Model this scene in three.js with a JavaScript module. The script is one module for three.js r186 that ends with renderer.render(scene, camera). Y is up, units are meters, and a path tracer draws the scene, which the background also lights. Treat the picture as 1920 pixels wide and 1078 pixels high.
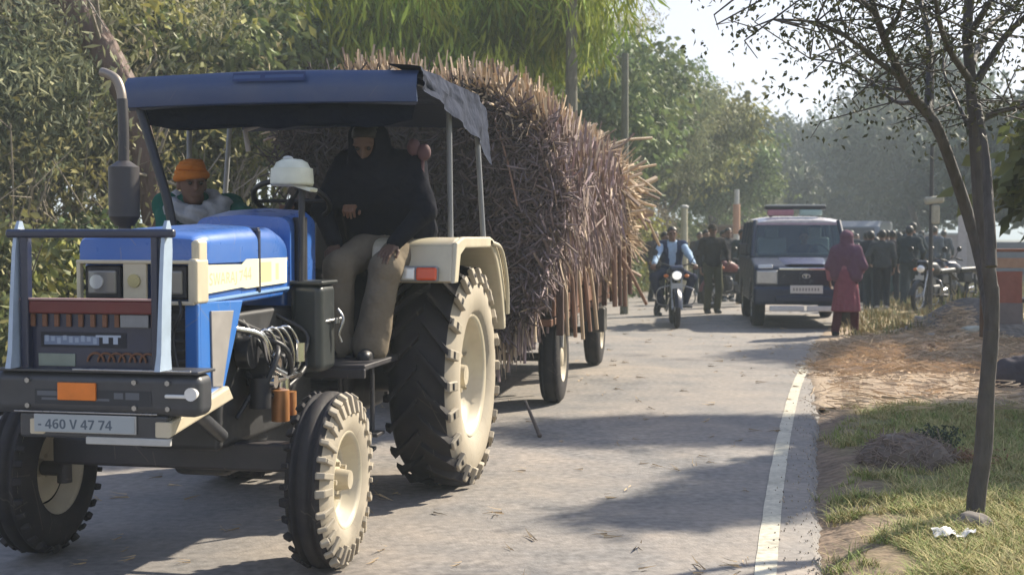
import * as THREE from 'three';
import { RoundedBoxGeometry } from 'three/addons/geometries/RoundedBoxGeometry.js';
import { mergeGeometries, mergeVertices, toCreasedNormals } from 'three/addons/utils/BufferGeometryUtils.js';
import { ImprovedNoise } from 'three/addons/math/ImprovedNoise.js';

// ---------- camera, sky, sun, exposure ----------
const scene = new THREE.Scene();
const V = (x, y, z) => new THREE.Vector3(x, y, z);
const FPX = 2400, CX = 960, CY = 539, HOR = 445;            // photograph's lens in its own pixels
const camera = new THREE.PerspectiveCamera(2 * Math.atan(CY / FPX) * 180 / Math.PI, 1920 / 1078, 0.1, 2500);
camera.position.set(0, 1.5, 0);
const PITCH = -Math.atan((CY - HOR) / FPX);
camera.rotation.x = PITCH;
camera.focus = 6.6; camera.userData.fStop = 4.2;
scene.add(camera);
const SUN_EL = 37 * Math.PI / 180;
const sunDir = V(0.8 * Math.cos(SUN_EL), Math.sin(SUN_EL), -0.6 * Math.cos(SUN_EL)).normalize();
{
  const w = 512, h = 256, data = new Float32Array(w * h * 4);
  for (let j = 0; j < h; j++) for (let i = 0; i < w; i++) {
    const el = ((j + 0.5) / h - 0.5) * Math.PI, az = ((i + 0.5) / w - 0.5) * 2 * Math.PI;
    const d = V(Math.cos(el) * Math.cos(az), Math.sin(el), Math.cos(el) * Math.sin(az));
    const up = Math.max(0, d.y), c = Math.max(0, d.dot(sunDir));
    const k = Math.pow(1 - up, 2.2), glow = 0.55 * Math.pow(c, 4) + 0.8 * Math.pow(c, 24);
    const b = el < 0 ? 0.35 : 1;
    data.set([b * (0.13 + 0.40 * k + 0.7 * glow), b * (0.19 + 0.36 * k + glow * 0.66), b * (0.36 + 0.23 * k + glow * 0.58), 1], (j * w + i) * 4);
  }
  const sky = new THREE.DataTexture(data, w, h, THREE.RGBAFormat, THREE.FloatType);
  sky.mapping = THREE.EquirectangularReflectionMapping; sky.magFilter = THREE.LinearFilter; sky.needsUpdate = true;
  scene.background = sky; scene.environment = sky;
}
const sun = new THREE.DirectionalLight(new THREE.Color(1, 0.90, 0.74), 5);
sun.position.copy(sunDir).multiplyScalar(60).add(V(0, 0, -15)); sun.target.position.set(0, 0, -15);
sun.castShadow = true; sun.shadow.mapSize.set(4096, 4096); sun.shadow.radius = 2;
Object.assign(sun.shadow.camera, { left: -45, right: 45, top: 45, bottom: -45, near: 1, far: 160 });
scene.add(sun, sun.target);
scene.fog = new THREE.FogExp2(new THREE.Color(0.86, 0.98, 1.0), 0.0026);
const renderer = new THREE.WebGLRenderer({ antialias: true });
renderer.toneMapping = THREE.LinearToneMapping;
renderer.toneMappingExposure = 2.1;
renderer.shadowMap.enabled = true;
renderer.setSize(1024, 574);

// ---------- small tools ----------
const rng = s => () => { s |= 0; s = s + 0x6D2B79F5 | 0; let t = Math.imul(s ^ s >>> 15, 1 | s); t = t + Math.imul(t ^ t >>> 7, 61 | t) ^ t; return ((t ^ t >>> 14) >>> 0) / 4294967296; };
const R0 = rng(7);
const rr = (a, b, r = R0) => a + (b - a) * r();
const clamp = (x, a = 0, b = 1) => Math.min(b, Math.max(a, x));
const mix = (a, b, t) => a + (b - a) * t;
const sstep = (a, b, x) => { const t = clamp((x - a) / (b - a)); return t * t * (3 - 2 * t); };
const IN = new ImprovedNoise();
const n3 = (x, y, z) => IN.noise(x, y, z);
const fbm = (x, y, z, o = 4) => { let s = 0, a = 0.5; for (let i = 0; i < o; i++) { s += a * n3(x, y, z); x *= 2.03; y *= 2.03; z *= 2.03; a *= 0.5; } return s; };
// the place in the world seen at a pixel of the photograph at a given depth (metres straight ahead)
function at(px, py, d) {
  const a = PITCH, x = (px - CX) / FPX, y = (CY - py) / FPX;
  const wy = y * Math.cos(a) + Math.sin(a), wz = y * Math.sin(a) - Math.cos(a), k = d / -wz;
  return V(x * k, 1.5 + wy * k, -d);
}
const used = {};
function numbered(n) { used[n] = (used[n] || 0) + 1; return used[n] === 1 ? n : n + '_' + String(used[n] - 1).padStart(3, '0'); }
function tag(o, label, category, group, kind) { if (label) o.userData.label = label; if (category) o.userData.category = category; if (group) o.userData.group = group; if (kind) o.userData.kind = kind; return o; }
function shadows(o) { o.traverse(m => { if (m.isMesh) { m.castShadow = true; m.receiveShadow = true; } }); return o; }
function thing(name, label, category, pos = [0, 0, 0], turn = 0, group) {
  const o = new THREE.Group(); o.name = numbered(name); scene.add(o); o.position.set(...(pos.isVector3 ? pos.toArray() : pos)); o.rotation.y = turn;
  return tag(o, label, category, group);
}
function plain(g) { if (g.index) g = g.toNonIndexed(); for (const k of Object.keys(g.attributes)) if (!['position', 'normal', 'uv'].includes(k)) g.deleteAttribute(k); g.morphAttributes = {}; return g; }
function boxUV(g) {
  g = plain(g); const p = g.attributes.position, n = g.attributes.normal, uv = new Float32Array(p.count * 2);
  for (let i = 0; i < p.count; i += 3) {
    let ax = 0, ay = 0, az = 0;
    for (let k = 0; k < 3; k++) { ax += Math.abs(n.getX(i + k)); ay += Math.abs(n.getY(i + k)); az += Math.abs(n.getZ(i + k)); }
    for (let k = 0; k < 3; k++) {
      const x = p.getX(i + k), y = p.getY(i + k), z = p.getZ(i + k);
      if (ax >= ay && ax >= az) { uv[(i + k) * 2] = z; uv[(i + k) * 2 + 1] = y; }
      else if (ay >= az) { uv[(i + k) * 2] = x; uv[(i + k) * 2 + 1] = z; }
      else { uv[(i + k) * 2] = x; uv[(i + k) * 2 + 1] = y; }
    }
  }
  g.setAttribute('uv', new THREE.BufferAttribute(uv, 2)); return g;
}
function part(name, geos, m, parent, keepUV) {
  geos = Array.isArray(geos) ? geos : [geos];
  geos = geos.map(g => keepUV ? plain(g) : boxUV(g));
  const g = geos.length === 1 ? geos[0] : mergeGeometries(geos);
  const o = new THREE.Mesh(g, m); o.castShadow = o.receiveShadow = true;
  o.name = parent ? name : numbered(name); (parent || scene).add(o); return o;
}
const E = (x = 0, y = 0, z = 0) => new THREE.Euler(x, y, z);
function tf(g, p = [0, 0, 0], r = [0, 0, 0], s = [1, 1, 1]) { r = r || [0, 0, 0]; g.applyMatrix4(new THREE.Matrix4().compose(V(...p), new THREE.Quaternion().setFromEuler(E(...r)), V(...s))); return g; }
const bx = (w, h, d, p, r, bev = 0.008) => tf(bev > 0 ? new RoundedBoxGeometry(w, h, d, 2, Math.min(bev, w / 2.1, h / 2.1, d / 2.1)) : new THREE.BoxGeometry(w, h, d), p, r);
const UP = V(0, 1, 0);
function rod(a, b, r1, r2 = r1, seg = 10) {     // a bar between two points
  a = a.isVector3 ? a : V(...a); b = b.isVector3 ? b : V(...b);
  const d = b.clone().sub(a), L = d.length(), g = new THREE.CylinderGeometry(r2, r1, L, seg, 1);
  g.applyMatrix4(new THREE.Matrix4().compose(a.clone().add(b).multiplyScalar(0.5), new THREE.Quaternion().setFromUnitVectors(UP, d.normalize()), V(1, 1, 1)));
  return g;
}
function tube(pts, r, seg = 24, rs = 8) { return new THREE.TubeGeometry(new THREE.CatmullRomCurve3(pts.map(p => p.isVector3 ? p : V(...p))), seg, r, rs); }
function disc(r, w, p, axis = 'x', seg = 24, r2 = r) { const g = new THREE.CylinderGeometry(r, r2, w, seg); if (axis === 'x') g.rotateZ(Math.PI / 2); if (axis === 'z') g.rotateX(Math.PI / 2); return tf(g, p); }
function latheX(prof, seg = 40) { const g = new THREE.LatheGeometry(prof.map(([x, r]) => new THREE.Vector2(r, x)), seg); g.rotateZ(-Math.PI / 2); return g; }   // profile [x, radius] about the x axis
function ball(r, p, s = [1, 1, 1], w = 14, h = 10) { return tf(new THREE.SphereGeometry(r, w, h), p, [0, 0, 0], s); }
// a skin through rings of points (all of one length)
function loft(rings, close = true, caps = true) {
  const pos = [], idx = [], n = rings[0].length;
  for (const r of rings) for (const p of r) pos.push(...p);
  const m = close ? n : n - 1;
  for (let i = 0; i < rings.length - 1; i++) for (let j = 0; j < m; j++) {
    const a = i * n + j, b = i * n + (j + 1) % n, c = a + n, d = b + n; idx.push(a, b, d, a, d, c);
  }
  if (caps && close) for (const [i, f] of [[0, 1], [rings.length - 1, 0]]) {
    const c = [0, 0, 0]; for (const p of rings[i]) for (let k = 0; k < 3; k++) c[k] += p[k] / n;
    const ci = pos.length / 3; pos.push(...c);
    for (let j = 0; j < n; j++) { const a = i * n + j, b = i * n + (j + 1) % n; f ? idx.push(ci, b, a) : idx.push(ci, a, b); }
  }
  let g = new THREE.BufferGeometry(); g.setAttribute('position', new THREE.Float32BufferAttribute(pos, 3)); g.setIndex(idx);
  g = toCreasedNormals(g, 0.7);
  g.setAttribute('uv', new THREE.Float32BufferAttribute(new Float32Array(g.attributes.position.count * 2), 2)); return g;
}
function prism(pts, w, bev = 0.01, x0 = 0) {      // an outline in (z, y) drawn out along x, centred on x0
  const s = pts instanceof THREE.Shape ? pts : new THREE.Shape(pts.map(([z, y]) => new THREE.Vector2(z, y)));
  const g = new THREE.ExtrudeGeometry(s, { depth: w - 2 * bev, bevelEnabled: bev > 0, bevelSize: bev, bevelThickness: bev, bevelSegments: 2, bevelOffset: -bev, curveSegments: 14 });
  g.translate(0, 0, -(w - 2 * bev) / 2); g.rotateY(-Math.PI / 2); g.translate(x0, 0, 0); return g;   // x->z(shape x to z), depth to -x
}
// ---------- textures and materials ----------
function tex(w, h, f, srgb = false, rep = 1) {
  const d = new Uint8Array(w * h * 4);
  for (let j = 0; j < h; j++) for (let i = 0; i < w; i++) { const c = f(i / w, j / h, i, j); const k = (j * w + i) * 4; if (typeof c === 'number') { d[k] = d[k + 1] = d[k + 2] = clamp(c) * 255; } else { d[k] = clamp(c[0]) * 255; d[k + 1] = clamp(c[1]) * 255; d[k + 2] = clamp(c[2]) * 255; } d[k + 3] = 255; }
  const t = new THREE.DataTexture(d, w, h, THREE.RGBAFormat); t.wrapS = t.wrapT = THREE.RepeatWrapping; t.magFilter = THREE.LinearFilter; t.minFilter = THREE.LinearMipmapLinearFilter; t.generateMipmaps = true;
  if (srgb) t.colorSpace = THREE.SRGBColorSpace; t.repeat.set(rep, rep); t.needsUpdate = true; return t;
}
// tileable noise: a torus in noise space, by blending
const tile = (u, v, k, z = 0, o = 4) => { const a = fbm(u * k, v * k, z, o), b = fbm((u - 1) * k, v * k, z, o), c = fbm(u * k, (v - 1) * k, z, o), d = fbm((u - 1) * k, (v - 1) * k, z, o), s = sstep(0, 1, u), t = sstep(0, 1, v); return mix(mix(a, b, s), mix(c, d, s), t); };
const grimeT = tex(256, 256, (u, v) => { const n = tile(u, v, 6, 3.1), m = tile(u, v, 22, 8.7, 3); return 0.88 + 0.28 * n + 0.18 * m; }, false, 1.1);
const roughT = tex(256, 256, (u, v) => [1, 0.8 + 0.5 * tile(u, v, 9, 5.5), 1], false, 1.3);
const clothT = tex(256, 256, (u, v, i, j) => 0.86 + 0.22 * tile(u, v, 7, 1.7) + 0.05 * ((i + j) % 3 - 1), false, 2.2);
const barkT = tex(256, 256, (u, v) => { const n = tile(u, v * 0.25, 26, 2.2, 4), m = tile(u, v, 5, 9.1, 3); return 0.8 + 0.55 * n + 0.3 * m; }, false, 1);
const foldT = tex(256, 256, (u, v) => 0.5 + 0.7 * tile(u, v, 8, 4.4, 3), false, 1.6);
function mat(c, rough = 0.7, metal = 0, o = {}) {
  const { dirt = true, ...rest } = o;
  const m = new THREE.MeshStandardMaterial({ color: new THREE.Color().setRGB(...c), roughness: rough, metalness: metal, ...rest });
  if (dirt && !rest.map) m.map = grimeT; if (dirt && !rest.roughnessMap) m.roughnessMap = roughT;
  m.side = rest.side ?? THREE.DoubleSide; return m;
}
const cloth = c => new THREE.MeshPhysicalMaterial({ color: new THREE.Color().setRGB(...c), roughness: 0.95, specularIntensity: 0.2, map: clothT, bumpMap: foldT, bumpScale: 0.02, side: THREE.DoubleSide });
const paint = (c, r = 0.35, o = {}) => { const m = new THREE.MeshPhysicalMaterial({ color: new THREE.Color().setRGB(...c), roughness: r, metalness: 0, clearcoat: 0.5, clearcoatRoughness: 0.25, map: grimeT, roughnessMap: roughT, side: THREE.DoubleSide, ...o }); return m; };
function worn(c, dust, k, seed, rough = 0.45, o = {}) {      // paint with dust lying on it, scuffs and pale scratches
  const q = rng(seed), N = 512, lines = [...Array(26)].map(() => [q(), q(), q() * 3.14, 0.03 + 0.12 * q()]);
  const t = tex(N, N, (u, v) => { const d = clamp(k + 1.1 * tile(u, v, 5, seed, 4) * k * 2 + 0.5 * Math.max(0, tile(u, v, 28, seed + 3, 3)) * k * 2, 0, 0.9); let s = 0; for (const [a, b, an, L] of lines) { const x = u - a, y = v - b, l = x * Math.cos(an) + y * Math.sin(an), w = Math.abs(-x * Math.sin(an) + y * Math.cos(an)); if (Math.abs(l) < L && w < 0.0022) s = 0.35; } const chip = tile(u, v, 60, seed + 9, 2) > 0.47 ? 0.5 : 0; const m = Math.min(1, Math.max(d, s, chip)); return [0, 1, 2].map(i => Math.sqrt(mix(c[i], dust[i], m))); }, false, 0.9);
  t.colorSpace = THREE.SRGBColorSpace; const d2 = t.image.data; for (let i = 0; i < d2.length; i++) if (i % 4 < 3) { const L = (d2[i] / 255) ** 2; d2[i] = 255 * (L <= 0.0031308 ? 12.92 * L : 1.055 * L ** (1 / 2.4) - 0.055); }
  return new THREE.MeshPhysicalMaterial({ color: 0xffffff, map: t, roughness: rough, roughnessMap: roughT, clearcoat: 0.35, clearcoatRoughness: 0.35, side: THREE.DoubleSide, ...o });
}
const DUST = [0.33, 0.27, 0.19];
const M = {
  blue: worn([0.007, 0.115, 0.44], DUST, 0.07, 41, 0.38, { clearcoat: 0.8 }), blue2: worn([0.009, 0.14, 0.48], DUST, 0.06, 42, 0.4), jeep: paint([0.005, 0.015, 0.045], 0.55, { clearcoat: 0.1 }), navy: paint([0.008, 0.014, 0.045], 0.5), cream: worn([0.60, 0.54, 0.39], [0.26, 0.20, 0.13], 0.2, 43, 0.55), creamDark: mat([0.46, 0.40, 0.29], 0.7),
  black: mat([0.016, 0.016, 0.02], 0.6), dark: worn([0.024, 0.024, 0.03], [0.2, 0.16, 0.12], 0.09, 44, 0.65, { clearcoat: 0 }), grey: mat([0.22, 0.23, 0.24], 0.6), steel: mat([0.42, 0.42, 0.42], 0.35, 0.9), chrome: mat([0.75, 0.74, 0.72], 0.2, 1),
  rust: mat([0.16, 0.07, 0.035], 0.85), copper: mat([0.45, 0.2, 0.07], 0.5, 0.4), engine: mat([0.05, 0.05, 0.052], 0.6, 0.3), white: mat([0.74, 0.73, 0.69], 0.6), dullwhite: mat([0.5, 0.5, 0.47], 0.8),
  rubber: worn([0.017, 0.017, 0.021], [0.2, 0.165, 0.125], 0.08, 45, 0.9, { clearcoat: 0, specularIntensity: 0.4 }), dusty: worn([0.40, 0.345, 0.26], [0.10, 0.085, 0.07], 0.16, 46, 0.95, { clearcoat: 0 }), red: paint([0.35, 0.02, 0.015], 0.4), orange: mat([0.75, 0.2, 0.02], 0.45), maroonPaint: mat([0.13, 0.02, 0.018], 0.6),
  glass: new THREE.MeshPhysicalMaterial({ color: 0xffffff, roughness: 0.05, transmission: 1, thickness: 0, ior: 1.5 }),
  darkglass: new THREE.MeshPhysicalMaterial({ color: new THREE.Color(0.75, 0.84, 0.82), roughness: 0.04, transmission: 1, thickness: 0, ior: 1.5 }),
  lens: mat([0.62, 0.62, 0.58], 0.12, 0.3, { dirt: false }), skin: mat([0.17, 0.085, 0.05], 0.6, 0, { dirt: false }), hair: mat([0.012, 0.01, 0.009], 0.7), eye: mat([0.02, 0.015, 0.012], 0.2, 0, { dirt: false }),
  wood: mat([0.16, 0.09, 0.05], 0.85, 0, { map: barkT }), bark: mat([0.115, 0.09, 0.07], 0.95, 0, { map: barkT, bumpMap: barkT, bumpScale: 0.03 }), barkGrey: mat([0.075, 0.065, 0.06], 0.95, 0, { map: barkT, bumpMap: barkT, bumpScale: 0.03 }), barkPale: mat([0.24, 0.21, 0.16], 0.95, 0, { map: barkT, bumpMap: barkT, bumpScale: 0.02 }),
};
// lettering on a flat plate
function signMat(w, h, draw, rough = 0.6) {
  const c = document.createElement('canvas'); c.width = w; c.height = h; draw(c.getContext('2d'), w, h);
  const t = new THREE.CanvasTexture(c); t.colorSpace = THREE.SRGBColorSpace; return new THREE.MeshStandardMaterial({ map: t, roughness: rough, side: THREE.DoubleSide });
}
// ---------- the lie of the road: distance ahead -> x of the right-hand edge line ----------
const RT = [[-60, -4], [0, 0.0], [5.69, 1.19], [11.4, 2.55], [15.3, 3.6], [20.6, 5.2], [28.8, 8.0], [40, 12.4], [60, 21.5], [100, 44], [200, 112]];
function xr(d) {
  let i = 0; while (i < RT.length - 2 && d > RT[i + 1][0]) i++;
  const s = k => { const a = RT[Math.max(0, k - 1)], b = RT[Math.min(RT.length - 1, k + 1)]; return (b[1] - a[1]) / (b[0] - a[0]); };
  const [d0, x0] = RT[i], [d1, x1] = RT[i + 1], h = d1 - d0, t = (d - d0) / h;
  return x0 * (1 + 2 * t) * (1 - t) ** 2 + h * s(i) * t * (1 - t) ** 2 + x1 * t * t * (3 - 2 * t) + h * s(i + 1) * t * t * (t - 1);
}
const ROADW = 6.7, xl = d => xr(d) - ROADW - 0.02 * Math.max(0, d - 20);
// height of the ground beside the road
function gy(x, z) {
  const d = -z, u = x - xr(d) - 0.16, v = xl(d) - x;
  const off = Math.max(u, v);
  if (off < 0) return -0.09;
  let y = mix(-0.06, 0.015, sstep(0, 0.3, off)) + 0.035 * fbm(x * 1.1, z * 1.1, 4.2) * sstep(0, 1, off);
  if (u > 0) {
    const q = at(1822, 640, 18.5), e = Math.hypot((x - q.x) / 0.9, (z - q.z) / 1.1); y += 0.62 * Math.exp(-e * e * 1.3);                   // earth banked up at the old tree
    const s = Math.exp(-(((d - 15.6 - 0.5 * n3(x * 0.9, 0, 3)) / 1.1) ** 2)) * sstep(-0.1, 0.7, u) * sstep(4.2, 2.6, u); y += 0.13 * s * (1 + 0.7 * fbm(x * 2, z * 2, 7));
    y += 0.3 * sstep(8, 40, u);
  } else y += -0.25 * sstep(0.8, 3, v) + 1.2 * sstep(8, 60, v);
  return y;
}
const onGround = (px, d, dy = 0) => { const q = at(px, 500, d); return V(q.x, gy(q.x, q.z) + dy, q.z); };
// ---------- ground, road, line ----------
{
  const xs = [], zs = [];
  for (let x = -400; x < -20; x += 20) xs.push(x); for (let x = -20; x < -2; x += 0.5) xs.push(x); for (let x = -2; x < 12; x += 0.09) xs.push(x); for (let x = 12; x < 40; x += 0.6) xs.push(x); for (let x = 40; x <= 600; x += 20) xs.push(x);
  for (let d = -80; d < 3; d += 3) zs.push(d); for (let d = 3; d < 24; d += 0.09) zs.push(d); for (let d = 24; d < 60; d += 0.5) zs.push(d); for (let d = 60; d < 150; d += 4) zs.push(d); for (let d = 150; d <= 900; d += 30) zs.push(d);
  const nx = xs.length, nz = zs.length, pos = [], col = [], uv = [], idx = [];
  const C = { grass: [0.15, 0.17, 0.036], dry: [0.32, 0.255, 0.10], dirt: [0.26, 0.185, 0.125], sand: [0.44, 0.335, 0.235], straw: [0.46, 0.345, 0.23], litter: [0.10, 0.08, 0.05], grey: [0.155, 0.135, 0.115] };
  const mx = (a, b, t) => a.map((v, i) => mix(v, b[i], clamp(t)));
  for (const d of zs) for (const x of xs) {
    const z = -d, u = x - xr(d) - 0.16, v = xl(d) - x; pos.push(x, gy(x, z), z); uv.push(x, z);
    const a = fbm(x * 0.7, z * 0.7, 1), b = fbm(x * 3.1, z * 3.1, 5), e = fbm(x * 11, z * 11, 9, 2);
    let c;
    if (u > -0.4) {
      c = mx(C.grass, C.dry, 0.35 + 1.3 * b + 0.8 * a);
      c = mx(c, C.dirt, sstep(0.75, 0.05, u + 0.8 * b + 0.4 * a));
      c = mx(c, C.dirt, sstep(0.1, 0.35, a + 0.6 * b) * 0.6);
      const dd = d + 0.5 * a - 0.18 * (u - 1.5);
      c = mx(c, C.sand, sstep(10.9, 11.5, dd) * sstep(0.05, 0.5, u + b));
      c = mx(c, C.straw, sstep(13.4, 14.1, dd + 0.8 * b));
      c = mx(c, mx(C.dry, C.straw, 0.4 + 2 * b), sstep(18, 20.5, dd));
      c = mx(c, C.grass, 0.4 * sstep(24, 34, d) + sstep(4, 9, u) * 0.6);
      const q = at(1822, 640, 18.5), m = Math.hypot((x - q.x - 0.2) / 0.8, (z - q.z) / 1.1); c = mx(c, C.grey, sstep(2.3, 1.4, m + 0.6 * b));
    } else c = mx(C.litter, mx(C.grass, C.dirt, 0.5 + 2 * b), 0.3 + a + b + (v > 0 && v < 1.2 ? 0.5 : 0));
    const k = 1 + 0.5 * e + 0.35 * b; col.push(c[0] * k, c[1] * k, c[2] * k);
  }
  for (let j = 0; j < nz - 1; j++) for (let i = 0; i < nx - 1; i++) { const a = j * nx + i; idx.push(a, a + 1, a + nx + 1, a, a + nx + 1, a + nx); }
  const g = new THREE.BufferGeometry(); g.setAttribute('position', new THREE.Float32BufferAttribute(pos, 3)); g.setAttribute('color', new THREE.Float32BufferAttribute(col, 3)); g.setAttribute('uv', new THREE.Float32BufferAttribute(uv, 2)); g.setIndex(idx); g.computeVertexNormals();
  const t = tex(512, 512, (u, v) => 0.72 + 0.7 * tile(u, v, 30, 2, 4) + 0.4 * tile(u, v, 7, 6, 3), false, 0.45);
  const o = new THREE.Mesh(g, new THREE.MeshStandardMaterial({ vertexColors: true, map: t, roughness: 1, bumpMap: t, bumpScale: 0.03 })); o.name = 'ground'; o.receiveShadow = true; scene.add(o); tag(o, null, null, null, 'structure');
}
function ribbon(d0, d1, step, left, right, y, jag = 0, drop = 0, n = 12) {   // a strip of the road between two edges given by distance
  const pos = [], uv = [], idx = []; let rows = 0;
  for (let d = d0; d <= d1; d += step < 0 ? Math.max(0.03, d * 0.006) : step) {
    const a = left(d) + jag * fbm(d * 2.3, 3, 1), b = right(d) + jag * (0.6 * fbm(d * 1.3, 8, 2) + 0.5 * fbm(d * 7, 1, 4) + 0.35 * fbm(d * 26, 2, 9));
    if (drop) { pos.push(a - 0.05, y - drop, -d); uv.push(a - 0.1, -d); }
    for (let i = 0; i <= n; i++) { const x = mix(a, b, i / n); pos.push(x, y, -d); uv.push(x, -d); }
    if (drop) { pos.push(b + 0.05, y - drop, -d); uv.push(b + 0.1, -d); }
    rows++;
  }
  const w = pos.length / 3 / rows;
  for (let j = 0; j < rows - 1; j++) for (let i = 0; i < w - 1; i++) { const a = j * w + i; idx.push(a, a + 1, a + w + 1, a, a + w + 1, a + w); }
  const g = new THREE.BufferGeometry(); g.setAttribute('position', new THREE.Float32BufferAttribute(pos, 3)); g.setAttribute('uv', new THREE.Float32BufferAttribute(uv, 2)); g.setIndex(idx); g.computeVertexNormals(); return g;
}
{
  const aT = tex(1024, 1024, (u, v) => {
    const f = tile(u, v, 90, 1, 2), m = tile(u, v, 14, 4, 4), l = tile(u, v, 3, 7, 3); let k = 0.195 + 0.17 * f + 0.10 * m + 0.13 * l; const pt = tile(u, v, 4, 31, 2); if (pt > 0.16) k *= 0.86; const spot = tile(u, v, 11, 55, 2); if (spot > 0.4) k *= 0.72;
    
    const dust = clamp(0.5 + 2 * l + m); return [k * mix(1.0, 1.12, dust), k * mix(0.96, 0.97, dust), k * mix(0.92, 0.82, dust)];
  }, false, 0.22);
  const bT = tex(512, 512, (u, v) => 0.5 + 0.6 * tile(u, v, 60, 3, 2), false, 1.1);
  const m = new THREE.MeshStandardMaterial({ map: aT, roughness: 0.82, bumpMap: bT, bumpScale: 0.004 });
  const o = new THREE.Mesh(ribbon(-40, 200, -1, d => xl(d), d => xr(d) + 0.16, 0, 0.11, 0.07, 16), m); o.name = 'road'; o.receiveShadow = true; scene.add(o); tag(o, null, null, null, 'structure');
  const lT = tex(512, 512, (u, v) => { const w = clamp(0.72 + 0.6 * tile(u, v, 40, 3, 3) + 0.6 * tile(u, v, 6, 9, 3)); return [0.58 * w + 0.03, 0.54 * w + 0.03, 0.43 * w + 0.02]; }, false, 0.8);
  const l = new THREE.Mesh(ribbon(0, 15.1, 0.05, d => xr(d) - 0.10, d => xr(d), 0.004, 0.008, 0, 2), new THREE.MeshStandardMaterial({ map: lT, roughness: 0.7 })); l.name = 'edge_line'; l.receiveShadow = true; scene.add(l); tag(l, null, null, null, 'structure');
  const s = new THREE.Mesh(ribbon(11.2, 27, 0.05, d => xr(d) + 0.18 - 0.30 * sstep(11, 17, d), d => xr(d) + 0.45, 0.007, 0.14, 0.06, 4), mat([0.36, 0.27, 0.18], 1)); s.name = 'sand_drift'; s.receiveShadow = true; scene.add(s); tag(s, null, null, null, 'structure');
}
// ---------- foliage ----------
function cluster(n, r, len, wid, seed, droop = 0.3) {        // a spray of small folded leaves
  const q = rng(seed), pos = [], idx = [];
  for (let i = 0; i < n; i++) {
    const a = q() * 6.283, b = Math.acos(2 * q() - 1), k = r * Math.cbrt(q());
    const c = V(Math.sin(b) * Math.cos(a), Math.cos(b), Math.sin(b) * Math.sin(a)).multiplyScalar(k);
    const d = V(q() - 0.5, q() - 0.5 - droop, q() - 0.5).normalize(), s = V(q() - 0.5, q() - 0.5, q() - 0.5).cross(d).normalize(), L = len * (0.7 + 0.6 * q()), w = wid * (0.7 + 0.6 * q());
    const nn = d.clone().cross(s).multiplyScalar(w * 0.25), b0 = pos.length / 3;
    for (const p of [c, c.clone().addScaledVector(d, L * 0.45).addScaledVector(s, w / 2).add(nn), c.clone().addScaledVector(d, L), c.clone().addScaledVector(d, L * 0.45).addScaledVector(s, -w / 2).add(nn)]) pos.push(p.x, p.y, p.z);
    idx.push(b0, b0 + 1, b0 + 2, b0, b0 + 2, b0 + 3);
  }
  const g = new THREE.BufferGeometry(); g.setAttribute('position', new THREE.Float32BufferAttribute(pos, 3)); g.setAttribute('uv', new THREE.Float32BufferAttribute(new Float32Array(pos.length / 3 * 2), 2)); g.setIndex(idx); g.computeVertexNormals(); return g;
}
const leafM = new THREE.MeshPhysicalMaterial({ color: 0xffffff, roughness: 0.7, specularIntensity: 0.35, transmission: 0.4, thickness: 0, side: THREE.DoubleSide });
const CL = { broad: cluster(16, 0.26, 0.15, 0.075, 11), fine: cluster(26, 0.26, 0.11, 0.03, 12), hang: cluster(18, 0.24, 0.22, 0.028, 13, 1.2), far: cluster(12, 0.4, 0.3, 0.16, 14), sparse: cluster(8, 0.22, 0.085, 0.045, 15), dot: cluster(7, 0.17, 0.075, 0.042, 16) };
const _m = new THREE.Matrix4(), _q = new THREE.Quaternion(), _c = new THREE.Color();
function leaves(name, geo, items, parent, m = leafM) {                 // items: [x, y, z, scale, r, g, b]
  const o = new THREE.InstancedMesh(geo, m, items.length), q = rng(items.length);
  items.forEach((t, i) => { _q.setFromEuler(E((q() - 0.5) * 0.9, q() * 6.28, (q() - 0.5) * 0.9)); o.setMatrixAt(i, _m.compose(V(t[0], t[1], t[2]), _q, V(t[3], t[3], t[3]))); o.setColorAt(i, _c.setRGB(t[4], t[5], t[6])); });
  o.castShadow = o.receiveShadow = true; o.name = name; parent.add(o); return o;
}
// a tree in its own frame: trunk and limbs as one mesh, crown as many leaf sprays round the limb ends
function limbs(q, spec) {
  const geos = [], tips = [];
  function grow(p, dir, L, r, lev) {
    const n = 3, pts = [p.clone()]; let c = p.clone(), d = dir.clone();
    for (let i = 0; i < n; i++) { d.add(V((q() - 0.5), (q() - 0.5) + spec.lift, (q() - 0.5)).multiplyScalar(spec.wob)).normalize(); c = c.clone().addScaledVector(d, L / n); pts.push(c); }
    const r2 = r * 0.62;
    for (let i = 0; i < n; i++) geos.push(rod(pts[i], pts[i + 1], mix(r, r2, i / n), mix(r, r2, (i + 1) / n), lev ? 5 : 9));
    if (lev >= spec.levels - 1) for (let i = 1; i <= n; i++) tips.push([pts[i], lev]);
    if (lev >= spec.levels) return;
    const k = lev === 0 ? spec.split0 : 2 + (q() < 0.45);
    for (let i = 0; i < k; i++) {
      const az = (i + q() * 0.7) / k * 6.283, sp = spec.spread * (0.6 + 0.7 * q());
      const s = V(Math.cos(az), 0, Math.sin(az)); const nd = d.clone().multiplyScalar(Math.cos(sp)).addScaledVector(s, Math.sin(sp)).normalize();
      grow(i === 0 ? pts[n] : pts[n - (lev && i > 1 ? 1 : 0)], nd, L * spec.ratio * (0.8 + 0.4 * q()), r2 * 0.85, lev + 1);
    }
  }
  grow(V(0, -0.1, 0), V(spec.lean?.[0] ?? 0, 1, spec.lean?.[1] ?? 0).normalize(), spec.trunk, spec.r, 0);
  return { geos, tips };
}
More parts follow.
